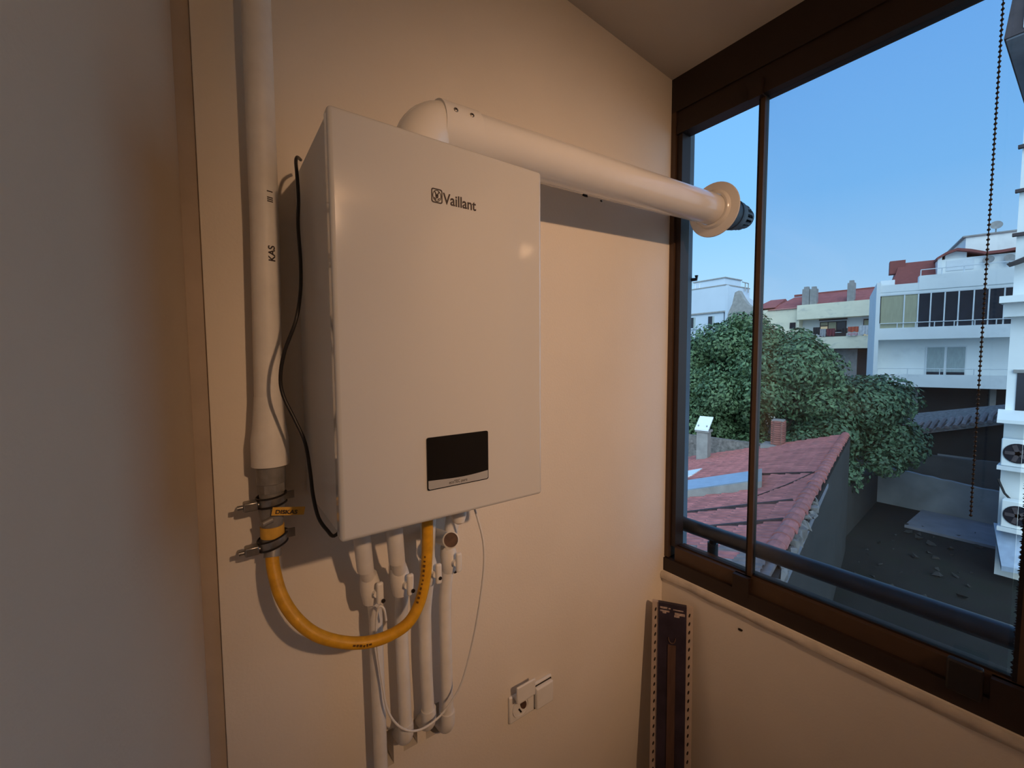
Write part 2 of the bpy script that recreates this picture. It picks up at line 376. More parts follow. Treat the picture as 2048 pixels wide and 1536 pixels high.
# ------------------------------------------------------------------ handrail outside
hr = empty('handrail', (1.53, -2, -.95)); tag(hr, 'dark tubular steel handrail outside the window', 'railing')
tube('rail', [(1.535, 0.012, -.437), (1.535, -4.3, -.437)], .031, RAILM, hr, 20)
for y in (-.145, -1.35, -2.55, -3.75):
    p = tube('post', [(1.535, y, -.475), (1.535, y, -.95)], .021, RAILM, hr, 14)
    tube('post_neck', [(1.535, y, -.44), (1.535, y, -.452), (1.535, y, -.466), (1.535, y, -.500)], [.028, .024, .014, .014], RAILM, hr, 14)
struct(box('balcony_slab', (1.40, -4.4, -1.75), (1.595, 0.012, -.95), SLAB), 'outer concrete edge of the balcony')

# ================================================================== BOILER
B = empty('wall_boiler', (0.221, 0.0, 0.0)); tag(B, 'white wall-hung gas boiler with black display panel', 'boiler')
BW, BH, BD = 0.442, 0.72, 0.333
bbox('casing', (0.003, -0.312, 0.006), (BW-.003, -0.002, BH-.003), BOIL2, B, .004, 2)
fp = bbox('front_panel', (0.0, -BD, 0.0), (BW, -0.302, BH), BOIL, B, .0075, 4)
box('bottom_tray', (.03, -.30, -.006), (BW-.03, -.03, .008), BOIL2, B)
DX = Matrix(((1,0,0,0),(0,0,-1,0),(0,1,0,0),(0,0,0,1)))   # text plane -> facing -Y
def facing(x, y, z, rot=0.0): return Matrix.Translation((x, y, z)) @ DX @ Matrix.Rotation(rot, 4, 'Z')
YF = -BD - .0004
lg = text('logo_lettering', 'Vaillant', .0285, facing(.2018, YF, .6040), INK, fp, .0004, .0003, .845)
# emblem: rounded square outline with a hare-like mark inside an egg
mb = MB()
def ring(mb, outer, inner, y0, y1):
    n = len(outer); v = []
    for y in (y0, y1):
        v += [(p[0], y, p[1]) for p in outer] + [(p[0], y, p[1]) for p in inner]
    f = []
    for i in range(n):
        j = (i+1) % n
        f += [(i, j, n+j, n+i), (2*n+i, 3*n+i, 3*n+j, 2*n+j), (i, 2*n+i, 2*n+j, j), (n+i, n+j, 3*n+j, 3*n+i)]
    mb.add(v, f)
def rrect(cx, cz, w, h, r, k=4):
    P = []
    for qx, qz, a0 in ((1,1,0),(-1,1,PI/2),(-1,-1,PI),(1,-1,1.5*PI)):
        for i in range(k+1):
            a = a0 + i*PI/2/k; P.append((cx+qx*(w/2-r)+r*math.cos(a), cz+qz*(h/2-r)+r*math.sin(a)))
    return P
EX, EZ = .1888, .6152
ring(mb, rrect(EX, EZ, .0225, .0262, .004), rrect(EX, EZ, .0187, .0224, .003), YF-.0004, YF+.0005)
el = lambda rx, rz: [(EX+rx*math.cos(2*PI*i/20), EZ+rz*math.sin(2*PI*i/20)) for i in range(20)]
ring(mb, el(.0088, .0106), el(.0076, .0094), YF-.0004, YF+.0005)
for poly in ([(EX-.0055,EZ+.008),(EX-.0035,EZ+.008),(EX+.0005,EZ+.001),(EX-.0015,EZ)], [(EX+.0055,EZ+.008),(EX+.0035,EZ+.008),(EX-.0005,EZ+.001),(EX+.0015,EZ)],
             [(EX-.003,EZ+.0015),(EX+.003,EZ+.0015),(EX+.0025,EZ-.003),(EX,EZ-.005),(EX-.0025,EZ-.003)], [(EX-.006,EZ-.004),(EX-.0045,EZ-.003),(EX-.001,EZ-.007),(EX-.0025,EZ-.008)], [(EX+.006,EZ-.004),(EX+.0045,EZ-.003),(EX+.001,EZ-.007),(EX+.0025,EZ-.008)]):
    mb.prism(poly, 1, YF-.0004, YF+.0005)
mb.build('logo_emblem', INK, fp)
# display
dp = MB().prism(rrect(.2265, .1125, .1365, .1015, .004), 1, YF-.0022, YF+.002).build('display', GLOSSB, B)
dp['label'] = 'black glossy display panel'
top = [(.1600 + .1332*i/24, .0806 - .0034*math.sin(PI*(i/24)**1.15)) for i in range(25)]
strip = [(.1600, .066), (.1625, .0634), (.2905, .0634), (.2932, .066)] + top[::-1]
MB().prism(strip, 1, YF-.0027, YF-.001).build('display_strip', SILVER, dp)
text('display_lettering', 'ecoTEC pure', .0088, facing(.2030, YF-.0028, .0672), INK, dp, .0, .0002, .86)

# ================================================================== FLUE
FY, FS = -0.18, 0.04
def fz(x): return 0.850 + FS*(x-0.9)
FL = empty('flue_pipe', (.22, FY, .72)); tag(FL, 'white flue pipe leading from the boiler top out of the window', 'flue pipe')
path = [(.22, FY, .712), (.22, FY, .755)]
for i in range(1, 13):
    a = i/12*(PI/2+.0); path.append((.29-.07*math.cos(a), FY, .753+.073*math.sin(a)))
tube('elbow', path, .056, FLUE, FL, 36)
tube('base_collar', [(.22, FY, .717), (.22, FY, .735)], .064, FLUE, FL, 36)
tube('elbow_socket', [(.262, FY, fz(.262)), (.355, FY, fz(.355))], .0585, FLUE, FL, 36)
tube('pipe', [(.285, FY, fz(.285)), (.7, FY, fz(.7)), (1.46, FY, fz(1.46))], .055, FLUE, FL, 40)
for sx_, a in ((.285, .98), (.325, .98)):
    c = Vector((sx_, FY - .0585*math.cos(a-.62), fz(sx_) + .0585*math.sin(a-.62)))
    d = (c - Vector((sx_, FY, fz(sx_)))).normalized()
    sc = tube('screw', [c - d*.003, c + d*.0015, c + d*.0028], [.0052, .0052, .003], STEEL, FL, 12)
    tube('screw_recess', [c + d*.0020, c + d*.0031], .0021, BLACK, sc, 8)
# rosette in the open bay
mb = MB(); n = 48; pr_ = [(.056, -.012), (.064, -.012), (.070, -.006), (.072, -.001), (.098, .006), (.100, .010), (.097, .013), (.056, .013)]
ax = Vector((1, 0, FS)).normalized(); c0 = Vector((1.408, FY, fz(1.408)))
e1 = Vector((0, 1, 0)); e2 = ax.cross(e1)
for r, t in pr_:
    for k_ in range(n):
        a = 2*PI*k_/n; mb.v.append(tuple(c0 + ax*t + (e1*math.cos(a)+e2*math.sin(a))*r))
for i in range(len(pr_)):
    j = (i+1) % len(pr_)
    for k_ in range(n): mb.f.append((i*n+k_, i*n+(k_+1) % n, j*n+(k_+1) % n, j*n+k_))
mb.build('rosette', FLUE, FL, True)
# terminal: dark pipe end with slotted basket
tp = MB()
def axp(t): return c0 + ax*t
tm_ = tube('terminal', [axp(.012), axp(.10), axp(.165), axp(.172)], [.055, .055, .055, .052], TERM, FL, 32)
tube('terminal_band', [axp(.128), axp(.140)], .058, TERM, tm_, 32)
for k_ in range(16):
    a = 2*PI*k_/16; d = e1*math.cos(a)+e2*math.sin(a); s_ = ax.cross(d)
    mb = MB(); pts = [(.170, .051), (.210, .049), (.242, .037), (.242, .028), (.207, .038), (.170, .040)]
    v = [axp(t) + d*r - s_*.004 for t, r in pts] + [axp(t) + d*r + s_*.004 for t, r in pts]; q = len(pts)
    mb.add(v, [tuple(range(q)), tuple(range(2*q-1, q-1, -1))] + [(i, (i+1) % q, q+(i+1) % q, q+i) for i in range(q)])
    mb.build('basket_rib', TERM, tm_)
tube('terminal_cap', [axp(.235), axp(.248), axp(.254)], [.040, .039, .022], TERM, tm_, 24)
tube('inner_flue', [axp(.10), axp(.230)], .030, BLACK, tm_, 20)

# ================================================================== GAS RISER, VALVE, HOSE
GP = empty('gas_riser_pipe', (-.065, -.05, .09)); tag(GP, 'white vertical gas riser pipe left of the boiler', 'pipe')
tube('pipe', [(-.062, -.05, 1.46), (-.0640, -.05, .6), (-.0700, -.05, .25), (-.0708, -.05, .20)], .0265, PIPEW, GP, 28)
tube('bell_end', [(-.0705, -.05, .235), (-.0710, -.05, .175), (-.0713, -.05, .145), (-.0715, -.05, .090)], [.0268, .031, .0355, .0360], PIPEW, GP, 32)
RZ = Matrix.Rotation(-PI/2, 4, 'Z')
def pipe_text(body, z, size, nm):
    cu_ = bpy.data.curves.new(nm, 'FONT'); cu_.body = body; cu_.size = size; cu_.extrude = .0002; cu_.offset = .0004
    to = bpy.data.objects.new(nm, cu_); COL.objects.link(to); dg = bpy.context.evaluated_depsgraph_get()
    me = bpy.data.meshes.new_from_object(to.evaluated_get(dg)); bpy.data.objects.remove(to)
    # wrap on the pipe: text runs upwards, letters facing the room
    v = []
    for p in me.vertices:
        a = 0.52 - p.co.y/.0268; r = .0268 + p.co.z
        cx = -.0640
        v.append((cx + r*math.sin(a), -.05 - r*math.cos(a), z + p.co.x))
    link(nm, v, [tuple(q.vertices) for q in me.polygons], INK, GP)
pipe_text('KAS', .512, .018, 'print_lettering')
pipe_text('III  I', .630, .015, 'print_lettering')
GV = empty('gas_valve', (-.073, -.06, 0)); tag(GV, 'grey metal gas valve with hose clamps beneath the riser', 'valve')
vx = -.0725
tube('threaded_nipple', [(vx, -.052, .098), (vx, -.053, .052)], [.028, .0275], GREYFIT, GV, 24)
mb = MB(); q = 8; mb.v = [(vx + .0275*math.cos(2*PI*i/q+.2), -.054 + .0275*math.sin(2*PI*i/q+.2), z) for z in (.052, .034) for i in range(q)]
mb.f = [tuple(range(q-1,-1,-1)), tuple(range(q, 2*q))] + [(i, (i+1) % q, q+(i+1) % q, q+i) for i in range(q)]
mb.build('hex_nut', GREYFIT, GV)
tube('valve_body', [(vx, -.055, .036), (vx-.001, -.056, .0), (vx-.002, -.057, -.035), (vx-.003, -.058, -.086)], [.023, .025, .0215, .0205], GREYFIT, GV, 20)
def clamp(z, tilt, x):
    c = empty
    cl = MB(); n = 28
    for z_, rr in ((z-.0085, .0265), (z-.0085, .0275), (z-.0065, .0278), (z+.0065, .0278), (z+.0085, .0275), (z+.0085, .0265)):
        for i in range(n):
            a = 2*PI*i/n; cl.v.append((x + rr*math.cos(a), -.056 + rr*math.sin(a), z_ + tilt*math.cos(a)))
    for i in range(6):
        j = (i+1) % 6
        for k_ in range(n): cl.f.append((i*n+k_, i*n+(k_+1) % n, j*n+(k_+1) % n, j*n+k_))
    o = cl.build('hose_clamp', STEEL, GV, True)
    for dz in (-.0092, .0092):
        tube('clamp_rim', [(x + .0280*math.cos(2*PI*i/n), -.056 + .0280*math.sin(2*PI*i/n), z + dz + tilt*math.cos(2*PI*i/n)) for i in range(n+1)], .0022, BLACK, o, 6)
    bbox('clamp_screw_housing', (x-.052, -.075, z-.010-tilt*1.2), (x-.026, -.052, z+.009-tilt*1.2), STEEL, o, .003, 2)
    tube('clamp_screw', [(x-.062, -.066, z-tilt*1.4), (x-.024, -.066, z-tilt*1.2)], .005, STEEL, o, 10)
    box('clamp_tail', (x+.024, -.066, z-.005+tilt), (x+.042, -.062, z+.009+tilt*1.6), STEEL, o)
clamp(.0165, .003, vx-.001); clamp(-.072, .007, vx-.002)
tube('lever_stub', [(vx-.004, -.078, -.020), (vx-.022, -.084, -.024)], [.007, .006], GREYFIT, GV, 10)
tube('yellow_sleeve', [(vx-.002, -.058, -.0385), (vx-.002, -.058, -.062)], .0228, YTAG, GV, 22)
HS = empty('gas_hose', (.07, -.15, -.3)); tag(HS, 'yellow flexible gas hose looping below the boiler', 'hose')
hp = [(-0.0756,-0.0600,-0.0875),(-0.0778,-0.066,-0.1050),(-0.0768,-0.08,-0.1300),(-0.068,-0.1,-0.1760),(-0.0464,-0.12,-0.2216),(-0.0131,-0.14,-0.2595),(0.0333,-0.15,-0.2900),(0.0825,-0.16,-0.3062),(0.129,-0.17,-0.3055),(0.1721,-0.18,-0.2871),(0.2005,-0.18,-0.2520),(0.2164,-0.18,-0.1994),(0.2226,-0.18,-0.1416),(0.225,-0.18,-0.0829),(0.2256,-0.18,-0.004)]
ht = tube('hose', hp, .0128, YELLOW, HS, 18, 6)
tube('hose_ferrule', [(-0.0752,-0.0600,-0.0868),(-0.0775,-0.066,-0.1040)], .0165, GREYFIT, HS, 18)
# smudged dark print along the hose
def hose_pt(t):
    i = min(int(t), len(hp)-2); f_ = t - i; a = Vector(hp[i]); b = Vector(hp[i+1]); return a.lerp(b, f_), (b-a).normalized()
mb = MB()
for t0, t1, k_, side in ((10.15, 12.2, 11, -.35), (6.55, 7.35, 6, -.55)):
    for i in range(k_):
        p, d = hose_pt(t0 + (t1-t0)*i/k_); vw = (CAM - p); vw = (vw - d*vw.dot(d)).normalized(); s_ = d.cross(vw).normalized()
        nrm = (vw*math.cos(side) + s_*math.sin(side)*(1 if t0 > 9 else -1)).normalized(); s2 = d.cross(nrm)
        q = p + nrm*.0128; L = .0024*random.uniform(.7, 1.2); H_ = .0026*random.uniform(.6, 1.1)
        v = [q + d*a_ + s2*b_ + nrm*c_ for a_, b_, c_ in ((-L,-H_,-.001),(L,-H_,-.001),(L,H_,-.001),(-L,H_,-.001),(-L,-H_,.0006),(L,-H_,.0006),(L,H_,.0006),(-L,H_,.0006))]
        mb.add(v, [(0,3,2,1),(4,5,6,7),(0,1,5,4),(1,2,6,5),(2,3,7,6),(3,0,4,7)])
mb.build('hose_print', HPRINT, ht)['kind'] = 'stuff'
TG = empty('gas_tag', (-.048, -.09, -.004)); tag(TG, 'small yellow lettered tag hanging beside the gas valve', 'tag')
A0 = Matrix.Translation((-.076, -.0895, .0045)) @ Matrix.Rotation(-.05, 4, 'Z') @ Matrix.Rotation(.20, 4, 'Y')
mb = MB(); mb.box((0, -.0006, -.0125), (.062, .0006, .0045), lambda x, y, z: tuple(A0 @ Vector((x, y + .006*(x/.062)**2, z))))
tb = mb.build('tag_strip', YTAG, TG)
text('tag_lettering', 'DISKAS', .0115, A0 @ Matrix.Translation((.006, -.0009, -.0085)) @ DX, INK, TG, .0003, .0003, 1.12)
tube('tag_wire', [tuple(A0 @ Vector((.002, 0, -.004))), (-.078, -.083, .004), (-.076, -.080, .008)], .0009, STEEL, TG, 6)

# ================================================================== BLACK CABLE LEFT OF BOILER
bc = [(0.006,-0.06,0.735),(-0.004,-0.085,0.728),(-0.0095,-0.1,0.712),(-0.0117,-0.12,0.6786),(-0.0123,-0.13,0.627),(-0.0165,-0.14,0.5754),(-0.016,-0.15,0.5062),(-0.0196,-0.16,0.4467),(-0.031,-0.17,0.3878),(-0.0503,-0.16,0.3308),(-0.0584,-0.15,0.283),(-0.0556,-0.15,0.2442),(-0.0379,-0.16,0.195),(-0.0233,-0.17,0.1506),(-0.0179,-0.18,0.0973),(-0.0159,-0.19,0.0499),(-0.0093,-0.2,0.0069),(0.0019,-0.22,-0.0149),(0.0099,-0.24,-0.0206),(.03,-.245,-.002)]
tag(tube('power_cable', bc, .0034, BLACK, None, 10, 5), 'black power cable curving down the left side of the boiler', 'cable')

# ================================================================== WATER PIPES UNDER THE BOILER
def water_pipe(label, pts, bend, nipple, valve, dot, rr=.0165):
    P = empty('water_pipe', pts[-1]); tag(P, label, 'pipe', 'white water pipes under the boiler')
    tube('upper_tail', nipple, [.0185]*len(nipple), PIPEW, P, 20)
    tube('pipe', pts, rr, PIPEW, P, 20, 4)
    if bend: tube('wall_elbow', bend, .0200, PIPEW, P, 20, 4)
    v = Vector(valve)
    tube('valve_body', [v + Vector((-.004, -.002, .040)), v + Vector((-.001, 0, .018)), v, v + Vector((.002, .004, -.030))], [.0190, .0225, .0225, .0185], PIPEW, P, 20)
    hd = bbox('valve_handle', v + Vector((.004, -.040, -.022)), v + Vector((.020, -.028, .030)), WPLAST, P, .005, 3)
    tube('valve_stem', [v + Vector((.006, -.032, .002)), v + Vector((.004, -.010, .002))], .008, WPLAST, P, 12)
    if dot: tube('handle_screw', [Vector(dot), Vector(dot) + Vector((0, -.003, 0))], .0045, BLACK, hd, 10)
    return P
water_pipe('leftmost white water pipe running down past the holes',
  [(0.0990,-0.115,-0.150),(0.118,-0.085,-0.215),(0.133,-0.062,-0.275),(0.1405,-0.05,-0.335),(0.1405,-0.05,-0.42),(0.1417,-0.05,-0.5441),(0.1433,-0.05,-0.7269),(.144,-.05,-1.2)], None,
  [(.084,-.15,-.001),(.088,-.14,-.08),(.101,-.113,-.165)], (.1180,-.088,-.232), (.1345,-.1300,-.2440))
water_pipe('white water pipe left of the gas hose end with knobbly valve',
  [(0.1640,-0.142,-0.14),(0.182,-0.112,-0.205),(0.198,-0.078,-0.275),(0.2055,-0.05,-0.350),(0.2060,-0.05,-0.44),(0.2095,-0.05,-0.60),(.2105,-.05,-.655)],
  [(.2105,-.05,-.640),(.2112,-.048,-.672),(.2116,-.030,-.694),(.2120,.004,-.704)],
  [(.150,-.168,-.001),(.1542,-.16,-.078),(.166,-.138,-.155)], (.1820,-.112,-.222), (.1975,-.1530,-.2310))
water_pipe('white water pipe passing behind the yellow gas hose',
  [(0.2590,-0.105,-0.14),(0.266,-0.088,-0.23),(0.2702,-0.062,-0.31),(0.2705,-0.05,-0.37),(0.2695,-0.05,-0.47),(0.2735,-0.05,-0.60),(.2755,-.05,-.650)],
  [(.2755,-.05,-.635),(.2762,-.048,-.668),(.2766,-.030,-.690),(.2770,.004,-.700)],
  [(.256,-.12,-.001),(.258,-.112,-.08),(.260,-.10,-.16)], (.2660,-.088,-.232), (.2795,-.1270,-.2380))
water_pipe('rightmost white water pipe with a round elbow at its foot',
  [(0.3390,-0.072,-0.155),(0.3360,-0.066,-0.215),(0.3325,-0.056,-0.290),(0.3300,-0.05,-0.36),(0.3304,-0.05,-0.4932),(0.3320,-0.05,-0.66),(.3322,-.05,-.690)],
  [(.3322,-.05,-.672),(.3325,-.048,-.706),(.3328,-.030,-.728),(.3330,.004,-.736)],
  [(.354,-.085,-.001),(.351,-.075,-.08),(.341,-.066,-.165)], (.3350,-.066,-.232), None)
# small anchor on the wall beside the rightmost pipe
tag(tube('wall_anchor', [(.3879, .004, -.3064), (.3879, -.004, -.3064)], .0055, BLACK, None, 10), 'small dark screw in the wall right of the pipes', 'screw')
# discharge fitting and open drain pipe
DV = empty('discharge_valve', (.289, -.2, -.06)); tag(DV, 'white discharge fitting under the boiler beside the yellow hose', 'valve')
tube('valve_neck', [(.296, -.2, -.001), (.296, -.2, -.040)], .015, WPLAST, DV, 20)
tube('valve_cap', [(.2955, -.2, -.022), (.2952, -.2, -.038), (.2945, -.202, -.058), (.2940, -.203, -.072), (.2938, -.203, -.077)], [.0170, .0190, .0185, .0140, .006], WPLAST, DV, 24)
bbox('bracket', (.312, -.215, -.040), (.330, -.195, -.002), WPLAST, DV, .003, 2)
box('bracket_slot', (.315, -.2165, -.034), (.327, -.2140, -.028), HOLE, DV)
DR = empty('drain_pipe', (.30, -.1, -.13)); tag(DR, 'open white drain pipe with a brown inside below the discharge fitting', 'pipe')
dd = Vector((-.42, -.82, .38)).normalized(); dc = Vector((.3000, -.150, -.1370))
tube('drain_body', [Vector((.304, .004, -.165)), Vector((.3045, -.04, -.162)), dc - dd*.045 + Vector((-.006, 0, 0)), dc - dd*.024, dc - dd*.012], [.018, .018, .018, .018, .0185], PIPEW, DR, 24)
mb = MB(); n = 28; a1 = dd.cross(Vector((0,0,1))).normalized(); a2 = dd.cross(a1)
for r, t in ((.0186, -.013), (.0205, .0), (.0175, .002), (.0165, -.010)):
    for k_ in range(n): mb.v.append(tuple(dc + dd*t + (a1*math.cos(2*PI*k_/n)+a2*math.sin(2*PI*k_/n))*r))
for i in range(3):
    for k_ in range(n): mb.f.append((i*n+k_, i*n+(k_+1) % n, (i+1)*n+(k_+1) % n, (i+1)*n+k_))
mb.build('drain_rim', PIPEW, DR, True)
tube('drain_inside', [dc - dd*.009, dc - dd*.001], .0172, BROWNCAP, DR, 24)
# white thermostat cable loop
lp = [(0.3360,-0.2,-0.004),(0.3390,-0.2,-0.048),(0.347,-0.2,-0.075),(0.3685,-0.19,-0.1408),(0.3768,-0.18,-0.2117),(0.3758,-0.16,-0.313),(0.3707,-0.13,-0.4358),(0.3483,-0.11,-0.5498),(0.3226,-0.1,-0.6003),(0.2902,-0.09,-0.6356),(0.2473,-0.09,-0.6446),(0.2093,-0.09,-0.6334),(0.1748,-0.09,-0.5986),(0.1507,-0.09,-0.5468),(0.1421,-0.085,-0.4849),(0.1335,-0.085,-0.4054),(0.1270,-0.095,-0.3216),(0.1300,-0.108,-0.2700),(0.1413,-0.112,-0.2750),(.1480,-.105,-.3100)]
tag(tube('white_cable', lp, .0027, WPLAST, None, 10, 5), 'thin white cable hanging in a loop in front of the pipes', 'cable')

# ================================================================== DOUBLE SOCKET
SK = empty('double_socket', (.66, 0, -.83)); tag(SK, 'white double wall socket low on the wall right of the pipes', 'socket')
bbox('frame_plate', (.572, -.010, -.874), (.752, .001, -.784), WPLAST, SK, .004, 2)
mb = MB(); n = 32; cx, cz = .6165, -.831
for r, y in ((.034, -.010), (.034, -.014), (.028, -.014), (.026, -.004)):
    for k_ in range(n): mb.v.append((cx + r*math.cos(2*PI*k_/n), y, cz + r*math.sin(2*PI*k_/n)))
for i in range(3):
    for k_ in range(n): mb.f.append((i*n+k_, i*n+(k_+1) % n, (i+1)*n+(k_+1) % n, (i+1)*n+k_))
mb.build('socket_ring', WPLAST, SK, True)
tube('socket_well', [(cx, -.0095, cz), (cx, -.0120, cz)], .0268, WPLAST, SK, 24)
q = [(cx + .009 + .0125*math.cos(t) - .004*math.sin(t), cz + .004 + .017*math.sin(t)) for t in [k_*PI/6 for k_ in range(12)]]
MB().prism(q, 1, -.0132, -.0115).build('socket_recess', BROWNCAP, SK)
MB().prism([(cx-.012, cz-.004), (cx-.007, cz-.002), (cx+.003, cz-.018), (cx-.002, cz-.020)], 1, -.0136, -.0115).build('earth_clip', BLACK, SK)
bbox('open_lid', (.582, -.040, -.789), (.656, -.032, -.735), WPLAST, SK, .003, 2)
bbox('lid_hinge', (.590, -.036, -.795), (.648, -.008, -.786), WPLAST, SK, .002, 2)
bbox('closed_lid', (.672, -.026, -.866), (.746, -.009, -.792), WPLAST, SK, .005, 3)
box('lid_gap', (.6715, -.0125, -.868), (.7465, -.0095, -.790), HOLE, SK)

# ================================================================== LEANING PACKAGE
PK = empty('leaning_package', (1.29, -.12, ZF)); tag(PK, 'long narrow package with dark front leaning in the corner below the window', 'package')
a = Vector((1.286, -.030, 0)); b = Vector((1.372, -.158, 0)); wd = (b-a).normalized(); outw = Vector((wd.y, -wd.x, 0)); outw = outw if outw.dot(CAM-a) > 0 else -outw
L0 = (b-a).length; zt = -.690
def pk(s, d, z):
    lean = (zt - z)/(zt-ZF)*.10
    return tuple(a + wd*s + outw*(d + lean) + Vector((0, 0, z)))
box('backing', (0, 0, ZF), (L0, .006, zt), PACKP, PK, pk)
box('edge_fold', (0, .006, ZF), (.026, .016, zt), PACKP, PK, pk); box('edge_fold', (L0-.026, .006, ZF), (L0, .016, zt), PACKP, PK, pk)
df = box('dark_front', (.024, .006, ZF), (L0-.024, .022, zt+.003), PACKD, PK, pk)
df['label'] = 'dark printed front card'
box('brown_rod', (.062, .022, ZF+.01), (.092, .027, zt-.155), PACKB, PK, pk)
tube('hanging_loop', [pk(.064+.026*(1-math.cos(t))/2*1.0, .0255, zt-.125-.022*math.sin(t)) for t in [PI*i/12 for i in range(13)]], .0022, PACKB, PK, 6)
for s0, s1, z0, z1 in ((.030, .058, .018, .011), (.062, .070, .017, .012), (.080, .118, .018, .014), (.030, .066, .030, .024), (.040, .054, .036, .030), (.086, .124, .036, .026), (.084, .104, .044, .037)):
    box('pale_print', (s0, .0218, zt-z0), (min(s1, L0-.028), .0228, zt-z1), PACKT, df, pk)
for i in range(26):
    z = zt - .03 - i*.033
    for s in (.013, L0-.013):
        q = [(s + .0032*math.cos(t) + .002*math.sin(t), z + .0085*math.sin(t)) for t in [k_*PI/4 for k_ in range(8)]]
        v = [pk(p[0], .0155, p[1]) for p in q] + [pk(p[0], .0166, p[1]) for p in q]
        MB().add(v, [tuple(range(8)), tuple(range(15, 7, -1))] + [(k_, (k_+1) % 8, 8+(k_+1) % 8, 8+k_) for k_ in range(8)]).build('perforation', HOLE, PK)

# ================================================================== BEAD CHAIN OF THE BLIND
CH = empty('bead_chain', (1.355, -.897, -.09)); tag(CH, 'black bead chain of a blind hanging in front of the glass', 'chain')
bm = bmesh.new(); bmesh.ops.create_uvsphere(bm, u_segments=8, v_segments=5, radius=.0033)
for f in bm.faces: f.smooth = True
bead = bpy.data.meshes.new('bead'); bm.to_mesh(bead); bm.free(); bead.materials.append(BLACK)
z = -.085
while z < 1.33: inst('bead', bead, (1.355, -.897, z), None, CH); z += .0116
tube('cord', [(1.355, -.897, -.088), (1.355, -.897, 1.335)], .0010, BLACK, CH, 6)
bbox('chain_bracket', (1.335, -.925, 1.325), (1.410, -.870, 1.39), BLACK, CH, .004, 2)

# ================================================================== CEILING SPOTLIGHT (behind the viewer, lights the room)
LP_ = Vector((.46, -2.97, 1.365)); LT = Vector((.94, 0, .13)); la = (LT-LP_).normalized()
LM = empty('ceiling_spotlight', (LP_.x, LP_.y, ceilz(LP_.x))); tag(LM, 'small metal spotlight on the balcony ceiling', 'lamp')
tube('lamp_base', [(LP_.x, LP_.y-.06, ceilz(LP_.x)+.01), (LP_.x, LP_.y-.06, ceilz(LP_.x)-.014)], .045, STEEL, LM, 24)
tube('lamp_arm', [(LP_.x, LP_.y-.06, ceilz(LP_.x)-.01), LP_ - la*.06], .008, STEEL, LM, 10)
mb = MB(); n = 28; a1 = la.cross(Vector((0,0,1))).normalized(); a2 = la.cross(a1)
for r, t in ((.015, -.085), (.050, -.075), (.056, -.03), (.058, .006), (.053, .006), (.050, -.03), (.044, -.065), (.012, -.072)):
    for q in range(n): mb.v.append(tuple(LP_ + la*t + (a1*math.cos(2*PI*q/n)+a2*math.sin(2*PI*q/n))*r))
for i in range(8):
    for q in range(n): mb.f.append((i*n+q, i*n+(q+1) % n, ((i+1)%8)*n+(q+1) % n, ((i+1)%8)*n+q))
mb.build('lamp_housing', STEEL, LM, True)
bm = bmesh.new(); bmesh.ops.create_uvsphere(bm, u_segments=20, v_segments=12, radius=.049)
for f in bm.faces: f.smooth = True
gm = bpy.data.meshes.new('bulb'); bm.to_mesh(gm); bm.free(); gm.materials.append(BULB)
inst('bulb', gm, LP_ - la*.012, None, LM)
sl = bpy.data.lights.new('spot_beam', 'SPOT'); sl.energy = LAMP_W; sl.color = LAMP_C; sl.spot_size = math.radians(52); sl.spot_blend = 1.0; sl.shadow_soft_size = .042  # cone narrowed so the walls darken outward like lens vignetting
slo = bpy.data.objects.new('spot_beam', sl); COL.objects.link(slo); slo.parent = LM
slo.location = LP_ + la*.06 - WLOC[LM]; slo.rotation_euler = la.to_track_quat('-Z', 'Y').to_euler()

# ================================================================== OUTSIDE
ZG = -6.7
g = struct(box('yard_ground', (1.6, -20, ZG-.3), (75, 60, ZG), EARTH), 'earth of the yard below, coloured dark for its shade')
# ------------------------------------------------------------------ low house with the red tiled roof
HO = Vector((5.151, 1.303, -2.5)); HH = Vector((.9769, .2137, 0)); HN = Vector((-.2137, .9769, 0)); TA = math.tan(math.radians(17))
def hp_(s, t, z=0.0): return HO + HH*s + HN*t + Vector((0, 0, -TA*t + z))       # on the roof plane
def hv(s, t, z): p = HO + HH*s + HN*t; return Vector((p.x, p.y, z))            # absolute height
S0, S1, TW = -3.1, 13.3, 6.2
LH = empty('low_house', hv(5, 3, ZG)); tag(LH, 'low house with a red tiled roof right below the window', 'house')
mb = MB()
mb.add([hv(S0,-.16,ZG), hv(S1,-.16,ZG), hv(S1,TW,ZG), hv(S0,TW,ZG), hv(S0,-.16,-2.60), hv(S1,-.16,-2.60), hv(S1,TW,-2.62-TA*TW), hv(S0,TW,-2.62-TA*TW)],
       [(0,3,2,1),(4,5,6,7),(0,1,5,4),(1,2,6,5),(2,3,7,6),(3,0,4,7)])
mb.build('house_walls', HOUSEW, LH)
mb = MB(); mb.add([hp_(S0-.1,-.1,-.10), hp_(S1+.15,-.1,-.10), hp_(S1+.15,TW+.3,-.10), hp_(S0-.1,TW+.3,-.10), hp_(S0-.1,-.1,-.03), hp_(S1+.15,-.1,-.03), hp_(S1+.15,TW+.3,-.03), hp_(S0-.1,TW+.3,-.03)],
       [(0,3,2,1),(4,5,6,7),(0,1,5,4),(1,2,6,5),(2,3,7,6),(3,0,4,7)])
RB = mb.build('roof_deck', TILEG, LH)
